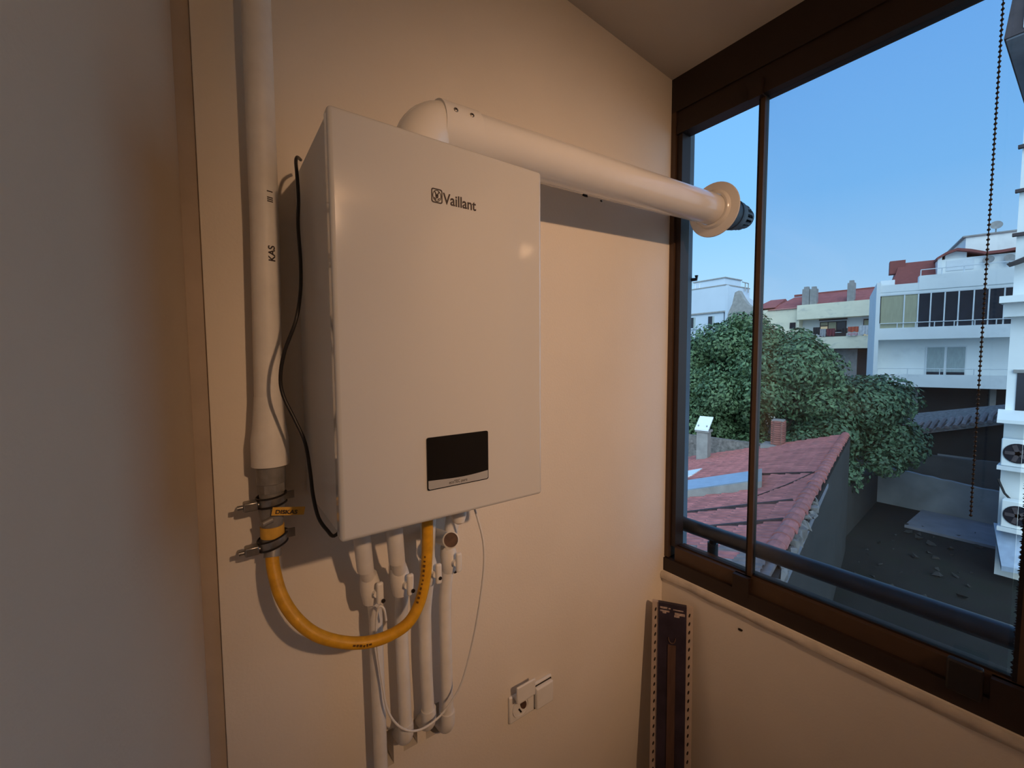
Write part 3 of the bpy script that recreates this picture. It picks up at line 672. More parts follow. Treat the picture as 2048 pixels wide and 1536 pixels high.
# one interlocking tile: two rolls across, a lip at its lower end
TWD, TLN = .30, .36
prof = [(-.15, .0), (-.12, .028), (-.07, .030), (-.03, .006), (.03, .006), (.07, .030), (.12, .028), (.15, .0)]
def tile_geo():
    v = []; f = []; q = len(prof)
    for x, z in prof: v.append((x, -.01, z))
    for x, z in prof: v.append((x, TLN+.03, z+.030))
    for x, z in prof: v.append((x, TLN+.03, z-.004))
    for i in range(q-1): f += [(i, i+1, q+i+1, q+i), (q+i, q+i+1, 2*q+i+1, 2*q+i)]
    return v, f
tv, tf = tile_geo()
down = (HN + Vector((0,0,-TA))).normalized(); nrm = HH.cross(down); nrm = nrm if nrm.z > 0 else -nrm
RT = Matrix((HH, down, nrm)).transposed()      # columns: along ridge, down slope, normal
def tile_mesh(nm, mt):
    me = bpy.data.meshes.new(nm); me.from_pydata([Vector(p) for p in tv], [], tf); me.materials.append(mt); me.update(); return me
t_red, t_grey = tile_mesh('tile', TILE), tile_mesh('tile_weathered', TILEG)
spots = []
ns = int((S1-S0)/TWD); ntt = int(TW/(TLN*math.cos(math.radians(17))))
for j in range(ntt):
    for i in range(ns):
        s_ = S0 + (i+.5)*TWD; t_ = j*TLN*math.cos(math.radians(17))
        spots.append((s_, t_))
def vis_key(st):
    p = hp_(*st); d = p - CAM
    cx_ = d.dot(cr)/d.dot(cf); 
    inview = d.dot(cf) > .5 and .40 < cx_ < 1.2 and p.x > 4.6
    return (0 if inview else 1, d.length)
spots.sort(key=vis_key)
rest = MB()
for i, (s_, t_) in enumerate(spots):
    jit = Vector((random.uniform(-.006,.006), random.uniform(-.008,.008), random.uniform(0,.008)))
    p = hp_(s_, t_) + RT @ jit
    weather = s_ < 1.5 and random.random() < (.75 if s_ < .9 else .3)
    if i < 300:
        o = inst('tile', t_grey if weather else t_red, p, RT.to_euler(), LH)
    else: rest.add([p + RT @ Vector(q) for q in tv], tf)
r_ = link('far_tiles', rest.v, rest.f, TILE, LH); r_['kind'] = 'stuff'
# ridge capping
mb = MB(); n = 6; L_ = .40
capv = []; capf = []
for x, r in ((0, .115), (L_, .135)):
    for k_ in range(n+1):
        a_ = PI*k_/n; capv.append((x, r*math.cos(a_), r*math.sin(a_)*.75-.02))
for k_ in range(n): capf.append((k_, k_+1, n+1+k_+1, n+1+k_))
for x, r in ((L_, .115),):
    for k_ in range(n+1):
        a_ = PI*k_/n; capv.append((x, r*math.cos(a_), r*math.sin(a_)*.75-.035))
for k_ in range(n): capf.append((n+1+k_, n+1+k_+1, 2*n+2+k_+1, 2*n+2+k_))
cme = bpy.data.meshes.new('ridge_tile'); cme.from_pydata([Vector(p) for p in capv], [], capf); cme.materials.append(TILE); cme.update()
RH = Matrix((-HH, -HN, Vector((0,0,1)))).transposed()
s_ = S1
while s_ > 1.2:
    inst('ridge_tile', cme, hv(s_, -.02, HO.z+.035) + Vector((0,0,random.uniform(-.01,.01))), (RH @ Matrix.Rotation(random.uniform(-.05,.05), 3, 'Z')).to_euler(), LH); s_ -= .36
# broken rubble edge along the near part of the ridge and a pale plaster band down the wall
mb = MB(); n = 40
for i in range(n):
    s_ = S0 + (4.6-S0)*i/n + random.uniform(-.05,.05); r = random.uniform(.08, .20)
    bm = bmesh.new()
    for _ in range(9): bm.verts.new(hv(s_ + random.uniform(-r,r), -.14 + random.uniform(-.12,.10), -2.58 + random.uniform(-.16,.10)))
    bmesh.ops.convex_hull(bm, input=bm.verts); bmesh.ops.delete(bm, geom=[v for v in bm.verts if not v.link_faces], context='VERTS'); bm.verts.index_update()
    mb.add([v.co for v in bm.verts], [[v.index for v in f.verts] for f in bm.faces]); bm.free()
link('rubble_edge', mb.v, mb.f, RUBBLE, LH)['kind'] = 'stuff'
mb = MB(); mb.add([hv(S0,-.17,-3.05), hv(6.2,-.17,-2.70), hv(6.2,-.17,-2.62), hv(S0,-.17,-2.80), hv(S0,-.19,-3.05), hv(6.2,-.19,-2.70), hv(6.2,-.19,-2.62), hv(S0,-.19,-2.80)],
       [(0,1,2,3),(7,6,5,4),(0,4,5,1),(1,5,6,2),(2,6,7,3),(3,7,4,0)]); mb.build('plaster_band', CONC3, LH)
# roof battens, zinc sheet, skylight, cable
for sa, ta, sb, tb_, w in ((3.45,2.0,3.93,.16,.06), (3.10,3.3,3.45,2.0,.06), (2.23,1.57,2.62,.10,.055), (1.9,2.8,2.23,1.57,.055), (7.0,1.3,6.52,.15,.025)):
    p, q = hp_(sa, ta, .055), hp_(sb, tb_, .055); d = (q-p).normalized(); s2 = d.cross(nrm).normalized()
    v = [p-s2*w/2-nrm*.05, q-s2*w/2-nrm*.05, q+s2*w/2-nrm*.05, p+s2*w/2-nrm*.05, p-s2*w/2+nrm*.03, q-s2*w/2+nrm*.03, q+s2*w/2+nrm*.03, p+s2*w/2+nrm*.03]
    MB().add(v, [(0,3,2,1),(4,5,6,7),(0,1,5,4),(1,2,6,5),(2,3,7,6),(3,0,4,7)]).build('roof_batten', DARKWOOD, LH)
def slab4(name, pts, z0, z1, mt, par):
    v = [hp_(s, t, z0) for s, t in pts] + [hp_(s, t, z1) for s, t in pts]
    return MB().add(v, [(0,3,2,1),(4,5,6,7),(0,1,5,4),(1,2,6,5),(2,3,7,6),(3,0,4,7)]).build(name, mt, par)
zs = slab4('zinc_sheet', [(4.55,4.6),(5.45,1.12),(6.95,1.42),(6.15,4.8)], .05, .20, ZINC, LH)
slab4('sheet_frame', [(4.40,4.6),(5.30,1.08),(5.45,1.12),(4.55,4.6)], .0, .23, GREYC, LH)
slab4('sheet_frame', [(5.25,1.08),(5.35,.98),(7.05,1.32),(6.95,1.42)], .0, .21, GREYC, LH)
sk = slab4('skylight', [(7.6,4.9),(7.95,3.45),(9.1,3.5),(8.6,5.0)], .04, .09, WHITEB, LH)
sk['label'] = 'pale skylight sheet'
mb = MB(); mb.tube([hp_(4.6, .9, .05), hp_(5.4, .5, .06), hp_(6.0, .3, .06), hp_(6.6, .12, .06)], .012, 6); mb.build('roof_cable', BLACK, LH)
# chimneys
def chimney(name, label, s, t, w, d, zb, zt_, bmat, brick=False):
    c = hv(s, t, zb); E_ = empty(name, c); tag(E_, label, 'chimney')
    F = lambda x, y, z: tuple(Vector((c.x, c.y, 0)) + HH*x + HN*y + Vector((0,0,z)))
    if not brick: MB().box((-w/2,-d/2,zb), (w/2,d/2,zt_), F).build('stack', bmat, E_)
    else:
        MB().box((-w/2+.01,-d/2+.01,zb), (w/2-.01,d/2-.01,zt_-.02), F).build('mortar_core', MORTAR, E_)
        z = zb; row = 0
        while z < zt_-.05:
            for sx_ in (-1, 1):
                for half in (0, 1):
                    off = (-w/2, 0) if half == 0 else (0, w/2)
                    MB().box((off[0]+.006, sx_*d/2-.05, z), (off[1]-.006, sx_*d/2+.05, z+.068), F).build('brick', BRICKM, E_)
                MB().box((sx_*w/2-.05, -d/2+.06, z), (sx_*w/2+.01, d/2-.06, z+.068), F).build('brick', BRICKM, E_)
            z += .082; row += 1
    return E_, F
c1, F1 = chimney('capped_chimney', 'grey chimney with a tilted white cap on the low red roof', 11.9, 4.35, .42, .42, -4.4, -2.62, GREYC)
MB().box((-.26,-.26,-2.70), (.26,.26,-2.62), F1).build('collar', GREYC, c1)
for a_, b_ in ((-.16,-.16),(.16,-.16),(.16,.16),(-.16,.16)): MB().box((a_-.02,b_-.02,-2.62), (a_+.02,b_+.02,-2.42), F1).build('cap_leg', GREYC, c1)
MB().box((-.30,-.26,0), (.30,.26,.05), lambda x, y, z: F1(x, y, -2.40 + z + x*.75)).build('cap_sheet', WHITEB, c1)
c2, F2 = chimney('brick_chimney', 'slim red brick chimney at the far edge of the low roof', 12.85, 1.95, .34, .34, -3.35, -2.15, BRICKM, True)
MB().box((-.45,-.5,-3.25), (.45,.5,-3.05), F2).build('plaster_base', GREYC, c2)
MB().box((-.19,-.19,-2.15), (.19,.19,-2.09), F2).build('top_rim', MORTAR, c2)
pwall = MB(); pwall.add([hv(13.5, 2.6, -4.6), hv(13.5, 9.0, -4.6), hv(13.8, 9.0, -4.6), hv(13.8, 2.6, -4.6), hv(13.5, 2.6, -3.25), hv(13.5, 9.0, -3.15), hv(13.8, 9.0, -3.15), hv(13.8, 2.6, -3.25)],
   [(0,3,2,1),(4,5,6,7),(0,1,5,4),(1,2,6,5),(2,3,7,6),(3,0,4,7)])
tag(pwall.build('parapet_wall', RUBBLE), 'grey rubble wall behind the far edge of the low red roof', 'wall')

# ------------------------------------------------------------------ yard walls, slab, shed
def plain_wall(name, label, a, b, thick, z0, z1a, z1b, mt, cat='wall'):
    a = Vector((*a, 0)); b = Vector((*b, 0)); d = (b-a).normalized(); q = Vector((-d.y, d.x, 0))*thick
    n = 14; mb = MB()
    for i in range(n+1):
        p = a + (b-a)*i/n; zt2 = z1a + (z1b-z1a)*i/n + random.uniform(-.03,.03)
        for r, z in ((p, z0), (p+q, z0), (p+q, zt2), (p, zt2)): mb.v.append((r.x, r.y, z))
    for i in range(n):
        for k_ in range(4): mb.f.append((i*4+k_, i*4+(k_+1) % 4, (i+1)*4+(k_+1) % 4, (i+1)*4+k_))
    mb.f += [(0,1,2,3), (n*4+3, n*4+2, n*4+1, n*4)]
    return tag(mb.build(name, mt), label, cat)
plain_wall('garden_wall', 'low pale concrete wall across the dark yard', (25.6, 4.9), (25.6, .66), .25, ZG, -4.95, -5.30, CONC2)
plain_wall('garden_wall', 'taller cement wall rising behind the low yard wall', (26.6, 5.6), (26.6, .66), .25, ZG, -4.4, -4.2, CONCD)
plain_wall('garden_wall', 'ragged short wall joining the low house to the yard wall', (18.6, 4.3), (25.6, 4.9), .22, ZG, -4.7, -5.1, HOUSEW)
SH = empty('shed', (28.5, 3, ZG)); tag(SH, 'old shed with a sagging tiled lean-to roof across the yard', 'shed')
mb = MB(); mb.add([(27.4,5.4,ZG),(30.5,5.4,ZG),(30.5,.0,ZG),(27.4,.0,ZG),(27.4,5.4,-4.0),(30.5,5.4,-3.3),(30.5,.0,-2.0),(27.4,.0,-2.3)], [(0,3,2,1),(4,5,6,7),(0,1,5,4),(1,2,6,5),(2,3,7,6),(3,0,4,7)])
mb.build('shed_wall', HOUSEW, SH)
mb = MB(); mb.add([(27.0,5.8,-4.05),(30.7,5.8,-3.25),(30.7,-.2,-1.85),(27.0,-.2,-2.20),(27.0,5.8,-3.90),(30.7,5.8,-3.10),(30.7,-.2,-1.65),(27.0,-.2,-2.00)], [(0,3,2,1),(4,5,6,7),(0,1,5,4),(1,2,6,5),(2,3,7,6),(3,0,4,7)])
mb.build('shed_roof', RUBBLE, SH)
for k_ in range(22):
    y = 5.5 - k_*.26; zz = -3.95 + (5.8-y)/6.0*1.93
    MB().tube([(26.95, y, zz+.03), (27.6, y+random.uniform(-.05,.05), zz+.19), (28.3, y, zz+.33)], .09, 7).build('shed_tile', TILEG, SH, True)
MB().box((27.36, 2.0, -5.6), (27.40, 3.2, -4.3)).build('shed_panel', CONC2, SH)
tag(box('yard_slab', (22.6, .2, ZG), (25.5, 3.3, ZG+.10), CONC3), 'pale concrete slab on the ground before the low yard wall', 'slab')
mb = MB()
for i in range(70):
    x, y = random.uniform(15, 24), random.uniform(.9, 3.6); r = random.uniform(.04, .16)
    bm = bmesh.new()
    for _ in range(7): bm.verts.new((x+random.uniform(-r,r), y+random.uniform(-r,r), ZG+random.uniform(-.02,r)))
    bmesh.ops.convex_hull(bm, input=bm.verts); bmesh.ops.delete(bm, geom=[v for v in bm.verts if not v.link_faces], context='VERTS'); bm.verts.index_update()
    mb.add([v.co for v in bm.verts], [[v.index for v in f.verts] for f in bm.faces]); bm.free()
db = link('yard_debris', mb.v, mb.f, HOUSEW); db['kind'] = 'stuff'; tag(db, 'scattered stones and debris on the dark yard', 'debris')

# ------------------------------------------------------------------ facades
class Fr:
    def __init__(s, P, u, n): s.P = Vector(P); s.u = Vector(u); s.n = Vector(n)
    def __call__(s, a, d, z): p = s.P + s.u*a + s.n*d; return (p.x, p.y, z)
def fbox(name, F, a, b, mt, par): return MB().box(a, b, F).build(name, mt, par)
# -- white apartment house, right
FW = Fr((34.163, 7.247, 0), (.28569, -.95832, 0), (-.95832, -.28569, 0))
AW = empty('white_apartment_house', FW(4, -4, ZG)); tag(AW, 'white apartment house with glazed upper balcony and maroon roof', 'building')
SE = 9.5
fbox('upper_wall', FW, (0,-8,1.28), (SE,-1.3,4.60), WHITEF, AW)
fbox('lower_wall', FW, (0,-8,-1.6), (SE,-1.0,1.30), WHITEF, AW)
fbox('ground_floor', FW, (.3,-8,ZG), (SE,-2.2,-1.6), DARKIN, AW)
fbox('side_fin', FW, (-.14,-8,ZG+2), (.06,.05,4.85), WHITEF, AW)
fbox('balcony_parapet', FW, (.06,-.15,1.28), (SE,0,2.0), WHITEF, AW)
fbox('balcony_floor', FW, (.06,-1.3,1.28), (SE,-.15,1.50), WHITEF, AW)
fbox('balcony_parapet', FW, (.06,-.15,-1.62), (SE,0,-.86), WHITEF, AW)
fbox('balcony_floor', FW, (.06,-1.0,-1.62), (SE,-.15,-1.40), WHITEF, AW)
fbox('roof_parapet', FW, (.06,-.6,4.22), (1.78,0,4.66), WHITEF, AW)
fbox('roof_parapet', FW, (1.78,-.6,4.22), (SE,.02,5.06), WHITEF, AW)
fbox('eave_band', FW, (.06,-1.4,4.05), (SE,-.02,4.24), WHITEF, AW)
# glazing of the upper balcony
xs = [.08, 1.18, 1.80, 2.34, 2.93, 3.50, 4.10, 4.68, 5.26, 5.84, 6.42, 7.0]
for i in range(len(xs)-1):
    a_, b_ = xs[i], xs[i+1]
    fbox('glazing_pane', FW, (a_+.03,-.10,2.0), (b_,-.07,4.04), SHADE if i < 2 else WINDARK, AW)
    if i: fbox('glazing_post', FW, (a_-.03,-.09,2.0), (a_+.03,-.04,4.05), FRAMEW, AW)
fbox('glazing_head', FW, (.06,-.10,4.00), (SE,-.03,4.08), FRAMEW, AW)
def railing(par, F, a, b, z0, z1, d, step, r=.025):
    MB().tube([F(a,d,z1), F(b,d,z1)], r, 6).build('rail', FRAMEW, par)
    x = a
    while x <= b: MB().tube([F(x,d,z0), F(x,d,z1)], r, 6).build('rail_post', FRAMEW, par); x += step
railing(AW, FW, .08, SE, 2.0, 2.29, .0, .82)
railing(AW, FW, .08, SE, -.86, -.51, -.05, 1.4, .02)
# window of the lower balcony (1 m behind the parapet line)
k_ = 1.035
fbox('window_frame', FW, (2.36,-1.02,-.95), (4.10,-.96,.86), FRAMEW, AW)
for a_, b_ in ((2.42, 3.16), (3.28, 4.04)):
    p_ = fbox('window', FW, (a_,-.98,-.90), (b_,-.94,.78), WINLITE, AW)
    fbox('window_base', FW, (a_,-.95,-.90), (b_,-.93,-.72), WINDARK, p_)
fbox('column', FW, (1.9,-1.6,ZG), (2.15,-1.35,-1.6), GREYC, AW); fbox('column', FW, (5.2,-1.6,ZG), (5.45,-1.35,-1.6), GREYC, AW)
fbox('ground_window', FW, (.9,-2.2,-3.4), (1.5,-2.15,-2.2), WINLITE, AW)
# maroon curved mansard slope, dormer, cornice and penthouse
mb = MB(); n = 8
for i in range(n+1):
    t = i/n; z = 4.62 + 1.62*t; d = -.55 - 1.5*t**.6 ; l = .40 + .55*(1-(1-t)**2) - .0
    for a_ in (l, 2.75): mb.v.append(FW(a_, d, z))
    for a_ in (2.75, l): mb.v.append(FW(a_, d-2.5, z))
for i in range(n):
    for q in range(4): mb.f.append((i*4+q, i*4+(q+1) % 4, (i+1)*4+(q+1) % 4, (i+1)*4+q))
mb.f += [(0,1,2,3), (n*4+3,n*4+2,n*4+1,n*4)]
mb.build('mansard_roof', REDROOF, AW, True)
fbox('mansard_chimney', FW, (.55,-2.6,5.6), (1.30,-1.9,6.42), REDROOF, AW)
fbox('mansard_side', FW, (.06,-3.5,4.6), (.75,-.7,5.05), WHITEF, AW)
fbox('dormer_wall', FW, (2.72,-5,5.0), (SE,-1.15,6.05), WHITEF, AW)
fbox('dormer_fin', FW, (2.66,-3,5.0), (2.84,-1.0,6.22), WHITEF, AW)
prof2 = [(2.60,6.18),(3.0,6.46),(3.45,6.62),(4.0,6.48),(4.6,6.24),(5.2,6.24),(6.2,6.34),(SE,6.5)]
mb = MB()
for a_, z in prof2:
    for d, dz in ((-.9,-.14),(-.9,0),(-5,0),(-5,-.14)): mb.v.append(FW(a_, d, z+dz))
for i in range(len(prof2)-1):
    for q in range(4): mb.f.append((i*4+q, i*4+(q+1) % 4, (i+1)*4+(q+1) % 4, (i+1)*4+q))
mb.f += [(0,1,2,3), tuple(len(prof2)*4-1-q for q in range(4))]
mb.build('cornice', REDROOF, AW)
mb = MB(); v = []
for d in (-1.25,-4.5): v += [FW(3.0,d,6.0), FW(3.9,d,6.0), FW(3.9,d,6.36), FW(3.45,d,6.50), FW(3.0,d,6.30)]
mb.add(v, [(0,1,2,3,4),(9,8,7,6,5)]+[(i,(i+1)%5,5+(i+1)%5,5+i) for i in range(5)]); mb.build('dormer_gable', WHITEF, AW)
fbox('dormer_window', FW, (3.05,-1.20,5.35), (4.2,-1.12,5.95), FRAMEW, AW)
railing(AW, FW, 1.85, SE, 5.06, 5.42, -.1, .9, .025)
fbox('penthouse', FW, (4.25,-9,6.3), (SE,-4.0,7.75), WHITEF, AW)
fbox('penthouse_cap', FW, (4.10,-9.2,7.75), (SE,-3.9,7.84), GREYC, AW)
def dish(label, c, r, par_n):
    E_ = empty('satellite_dish', c); tag(E_, label, 'satellite dish')
    mb = MB(); n = 14; R3 = Vector(par_n).normalized(); a1 = R3.cross(Vector((0,0,1))).normalized(); a2 = R3.cross(a1); C_ = Vector(c)
    for i, (rr, h) in enumerate(((0.02,0),(.55,.06),(1,.2),(1,.23),(.55,.09),(.02,.03))):
        for q in range(n): mb.v.append(tuple(C_ + R3*h*r + (a1*math.cos(2*PI*q/n)+a2*math.sin(2*PI*q/n))*rr*r))
    for i in range(5):
        for q in range(n): mb.f.append((i*n+q, i*n+(q+1) % n, (i+1)*n+(q+1) % n, (i+1)*n+q))
    mb.build('reflector', GREYC, E_, True); MB().tube([C_, C_ - Vector((0,0,r*1.6))], .03, 6).build('mast', GREYC, E_)
dish('satellite dish standing on the penthouse cap of the white house', FW(5.55,-4.2,8.30), .28, (-.9,-.2,.35))
dish('reddish grey dish left of the pair below the curved maroon cornice', FW(4.75,-1.0,5.75), .24, (-.9,.1,.3))
dish('grey dish right of the pair below the curved maroon cornice', FW(5.55,-1.0,5.72), .24, (-.9,-.3,.35))
gl = MB().tube([FW(4.95,-.5,3.62), FW(4.95,-.5,3.74)], [.16,.10], 12); tag(gl.build('balcony_lamp', WHITEB), 'small round white lamp hanging inside the glazed balcony', 'lamp')

# -- cream building, middle
FC = Fr((46.561, 13.241, 0), (.08368, -.99649, 0), (-.99649, -.08368, 0))
CB = empty('cream_apartment_house', FC(0, -4, ZG)); tag(CB, 'stained cream apartment house with red roof and laundry balcony', 'building')
fbox('left_wall', FC, (-7.25,-9,ZG), (-3.1,-.35,5.0), CREAM, CB)
fbox('recessed_wall', FC, (-3.1,-9,.95), (2.9,-1.4,5.1), WHITER, CB)
fbox('ground_wall', FC, (-3.1,-9,ZG), (2.9,-1.4,.95), DARKIN, CB)
fbox('ground_pier', FC, (-.4,-1.4,ZG), (1.4,-1.2,.90), GREYC, CB)
fbox('roof_parapet', FC, (-3.12,-1.4,3.80), (2.9,0,5.18), CREAM, CB)
fbox('balcony_parapet', FC, (-2.9,-.2,.96), (2.9,0,2.06), CREAM, CB)
fbox('balcony_floor', FC, (-2.9,-1.4,.96), (2.9,-.2,1.20), CREAM, CB)
fbox('balcony_side', FC, (-3.1,-1.4,.96), (-2.98,-.2,3.85), CREAM, CB)
for a_, b_, z0, z1 in ((-1.55,.50,1.3,3.55), (1.72,2.75,1.3,3.60)):
    w_ = fbox('window', FC, (a_,-1.42,z0), (b_,-1.34,z1), DARKWOOD, CB)
    for p0, p1, q0, q1, mt_ in (((.04,.30,.68,.80,WARMWIN),(.34,.62,.62,.96,SHADE),(.04,.30,.84,.97,SHADE),(.66,.97,.5,.96,WINDARK)) if a_ < 0 else ((.06,.92,.76,.95,SHADE),(.06,.92,.30,.72,WARMWIN))):
        fbox('pane', FC, (a_+(b_-a_)*p0,-1.35,z0+(z1-z0)*q0), (a_+(b_-a_)*p1,-1.30,z0+(z1-z0)*q1), mt_, w_)
fbox('balcony_awning', FC, (-1.6,-1.4,3.66), (.55,-1.2,3.84), DARKWOOD, CB)
fbox('small_window', FC, (-3.78,-.40,3.00), (-3.28,-.30,3.58), WINDARK, CB)
railing(CB, FC, -2.9, 2.8, 2.06, 2.42, -.1, 1.9, .025)
# red roofs
mb = MB(); mb.add([FC(-3.15,-.3,5.16),FC(2.9,-.3,5.16),FC(2.9,-3.6,6.55),FC(-3.15,-3.6,6.55),FC(-3.15,-7,5.16),FC(2.9,-7,5.16)], [(0,1,2,3),(3,2,5,4),(0,3,4),(1,5,2),(0,4,5,1)]); mb.build('roof', REDROOF2, CB)
mb = MB(); mb.add([FC(-5.8,-.2,4.92),FC(-3.12,-.2,4.92),FC(-3.12,-3.6,6.40),FC(-4.4,-3.6,6.40),FC(-5.8,-7,4.92),FC(-3.12,-7,4.92)], [(0,1,2,3),(3,2,5,4),(0,3,4),(1,5,2),(0,4,5,1)]); mb.build('roof', REDROOF2, CB)
mb = MB(); mb.add([FC(-7.4,-.4,5.20),FC(-5.2,-.4,5.20),FC(-5.2,-3.6,6.35),FC(-6.6,-3.6,6.35),FC(-7.4,-7,5.20),FC(-5.2,-7,5.20)], [(0,1,2,3),(3,2,5,4),(0,3,4),(1,5,2),(0,4,5,1)]); mb.build('roof', REDROOF2, CB)
fbox('ridge_cap', FC, (-4.4,-3.75,6.45), (2.9,-3.5,6.66), REDROOF, CB)
for a_, b_, z1 in ((-2.82,-2.25,6.72), (-2.20,-1.66,6.66), (.66,1.16,6.84)):
    c_ = fbox('chimney', FC, (a_,-.9,5.0), (b_,-.3,z1), GREYC, CB)
    fbox('chimney_cap', FC, (a_+.1,-.8,z1), (b_-.1,-.4,z1+.22), GREYC, c_)
# laundry on the cream balcony
lm = {n_: mat('cloth_'+n_, c, .9, noise=(5, .15)) for n_, c in (('black', (.02,.02,.025)), ('grey', (.34,.34,.36)), ('maroon', (.16,.03,.04)), ('orange', (.45,.09,.05)), ('white', (.55,.56,.58)), ('pink', (.40,.25,.27)))}
for n_, a_, b_, z0, z1, lb in (('black',-1.72,-1.20,2.30,2.98,'black garment at the left end of the laundry row'), ('grey',-1.18,-.72,2.10,2.80,'pale grey cloth left of the maroon laundry'), ('maroon',-.68,-.02,2.14,2.80,'maroon cloth in the middle of the laundry row'),
        ('black',.44,.88,2.36,2.78,'short black garment left of the orange cloth'), ('orange',.90,1.66,2.42,2.88,'orange red cloth on the laundry row'), ('white',1.70,2.35,2.15,2.95,'white sheet at the right end of the laundry row'), ('pink',.92,1.64,2.10,2.33,'pale pink cloth below the orange laundry')):
    mb = MB(); n = 10
    for i in range(n+1):
        x = a_ + (b_-a_)*i/n; w_ = .05*math.sin(i*1.9) + (.10 if n_ == 'pink' else 0)
        for d, z in ((-.02+w_, z0+.05*math.sin(i*1.3)), (-.02+w_*.3, z1), (-.06+w_*.3, z1), (-.06+w_, z0+.05*math.sin(i*1.3))): mb.v.append(FC(x, d+.12, z))
    for i in range(n):
        for q in range(4): mb.f.append((i*4+q, i*4+(q+1) % 4, (i+1)*4+(q+1) % 4, (i+1)*4+q))
    mb.f += [(0,1,2,3), (n*4+3,n*4+2,n*4+1,n*4)]
    tag(mb.build('laundry', lm[n_]), lb, 'laundry', 'laundry on the cream balcony')

# -- white house, far left
FLh = Fr((41.780, 21.017, 0), (-.0349, -.99939, 0), (-.99939, .0349, 0))
LB = empty('far_white_house', FLh(-3, -4, ZG)); tag(LB, 'bluish white house behind the left tree beside the grey wall end', 'building')
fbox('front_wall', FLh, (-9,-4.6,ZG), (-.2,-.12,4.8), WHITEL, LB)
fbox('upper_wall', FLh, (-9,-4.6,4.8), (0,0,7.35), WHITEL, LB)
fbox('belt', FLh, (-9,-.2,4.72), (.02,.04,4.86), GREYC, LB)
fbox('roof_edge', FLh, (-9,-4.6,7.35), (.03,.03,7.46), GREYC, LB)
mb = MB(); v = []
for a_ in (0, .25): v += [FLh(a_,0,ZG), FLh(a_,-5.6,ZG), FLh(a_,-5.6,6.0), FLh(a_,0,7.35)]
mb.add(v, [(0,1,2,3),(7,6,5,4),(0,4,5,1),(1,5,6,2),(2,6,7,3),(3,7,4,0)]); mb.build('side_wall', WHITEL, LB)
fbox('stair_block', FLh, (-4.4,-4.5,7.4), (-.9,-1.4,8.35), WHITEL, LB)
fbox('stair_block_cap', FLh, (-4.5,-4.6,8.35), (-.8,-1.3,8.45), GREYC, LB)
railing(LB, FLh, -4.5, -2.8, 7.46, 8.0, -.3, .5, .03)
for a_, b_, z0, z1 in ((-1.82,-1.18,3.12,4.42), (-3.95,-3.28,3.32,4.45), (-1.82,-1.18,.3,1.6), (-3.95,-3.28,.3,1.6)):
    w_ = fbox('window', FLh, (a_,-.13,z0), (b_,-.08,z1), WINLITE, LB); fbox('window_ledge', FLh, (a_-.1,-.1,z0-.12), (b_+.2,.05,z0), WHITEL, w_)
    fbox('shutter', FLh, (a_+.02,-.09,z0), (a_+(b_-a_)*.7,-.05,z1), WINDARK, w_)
fbox('lower_ledge', FLh, (-5,-.1,1.9), (-2.3,.5,2.05), GREYC, LB)
antenna = MB().tube([FLh(.2,-3.3,7.0), FLh(.2,-3.3,7.9)], .05, 6).tube([FLh(.2,-3.9,7.85), FLh(.2,-2.7,7.9)], .05, 6).tube([FLh(.2,-3.9,7.85), FLh(.2,-3.9,6.9)], .05, 6)
tag(antenna.build('roof_antenna', GREYC), 'small metal frame on the roof edge of the far white house', 'antenna')
# grey lumpy gable before the far white house
mb = MB(); v = []
for x in (39.0, 39.6):
    v += [(x, y, z) for y, z in ((19.3,0),(17.2,0),(17.2,4.7),(17.6,5.0),(18.0,5.6),(18.35,6.25),(18.7,6.1),(18.9,5.1),(19.3,4.2))]
mb.add(v, [tuple(range(9)), tuple(range(17,8,-1))]+[(i,(i+1)%9,9+(i+1)%9,9+i) for i in range(9)])
tag(mb.build('grey_gable', GREYC), 'jagged grey gable wall between the two far houses', 'building')

# -- neighbouring wing at the right edge
WX = 20.0
WG = empty('neighbour_wing', (WX+3, -3, ZG)); tag(WG, 'pale neighbouring wing at the right edge with air conditioners', 'building')
box('wing_wall', (WX, -8, ZG), (WX+6.3, .62, 9.0), WHITEF, WG)
box('eave_soffit', (18.5, -8.5, 9.15), (WX+9, .93, 9.30), SOFFIT, WG)
mb = MB(); mb.add([(18.45,.97,9.2),(29,.97,9.2),(29,-8,9.2),(18.45,-8,9.2),(18.45,.78,10.9),(29,.78,10.9),(29,-8,12),(18.45,-8,12)], [(0,3,2,1),(4,5,6,7),(0,1,5,4),(1,2,6,5),(2,3,7,6),(3,0,4,7)]); mb.build('attic_slope', ROOFD, WG)
box('fascia', (18.42, .30, 9.30), (18.46, .62, 10.4), FRAMEW, WG)
mb = MB(); mb.add([(19.2,.55,3.05),(20,.55,3.05),(20,-3,4.4),(19.2,-3,4.4),(19.2,.72,3.0),(20,.72,3.0),(20,-3,4.7),(19.2,-3,4.7)], [(0,3,2,1),(4,5,6,7),(0,1,5,4),(1,2,6,5),(2,3,7,6),(3,0,4,7)]); mb.build('small_roof', ROOFD, WG)
box('cornice', (19.1, -8, 1.85), (WX, .80, 2.05), WHITEF, WG)
box('cornice_base', (19.5, -8, 1.45), (WX, .74, 1.85), WHITEF, WG)
for z in (6.5, 5.2, 3.9): box('wall_bracket', (19.85, .3, z), (WX, .70, z+.09), ROOFD, WG)
w_ = box('window', (WX-.03, -1.2, -1.45), (WX+.02, .42, -.25), WINDARK, WG); box('window_frame', (WX-.06, -1.2, -.25), (WX, .50, -.15), GREYC, w_)
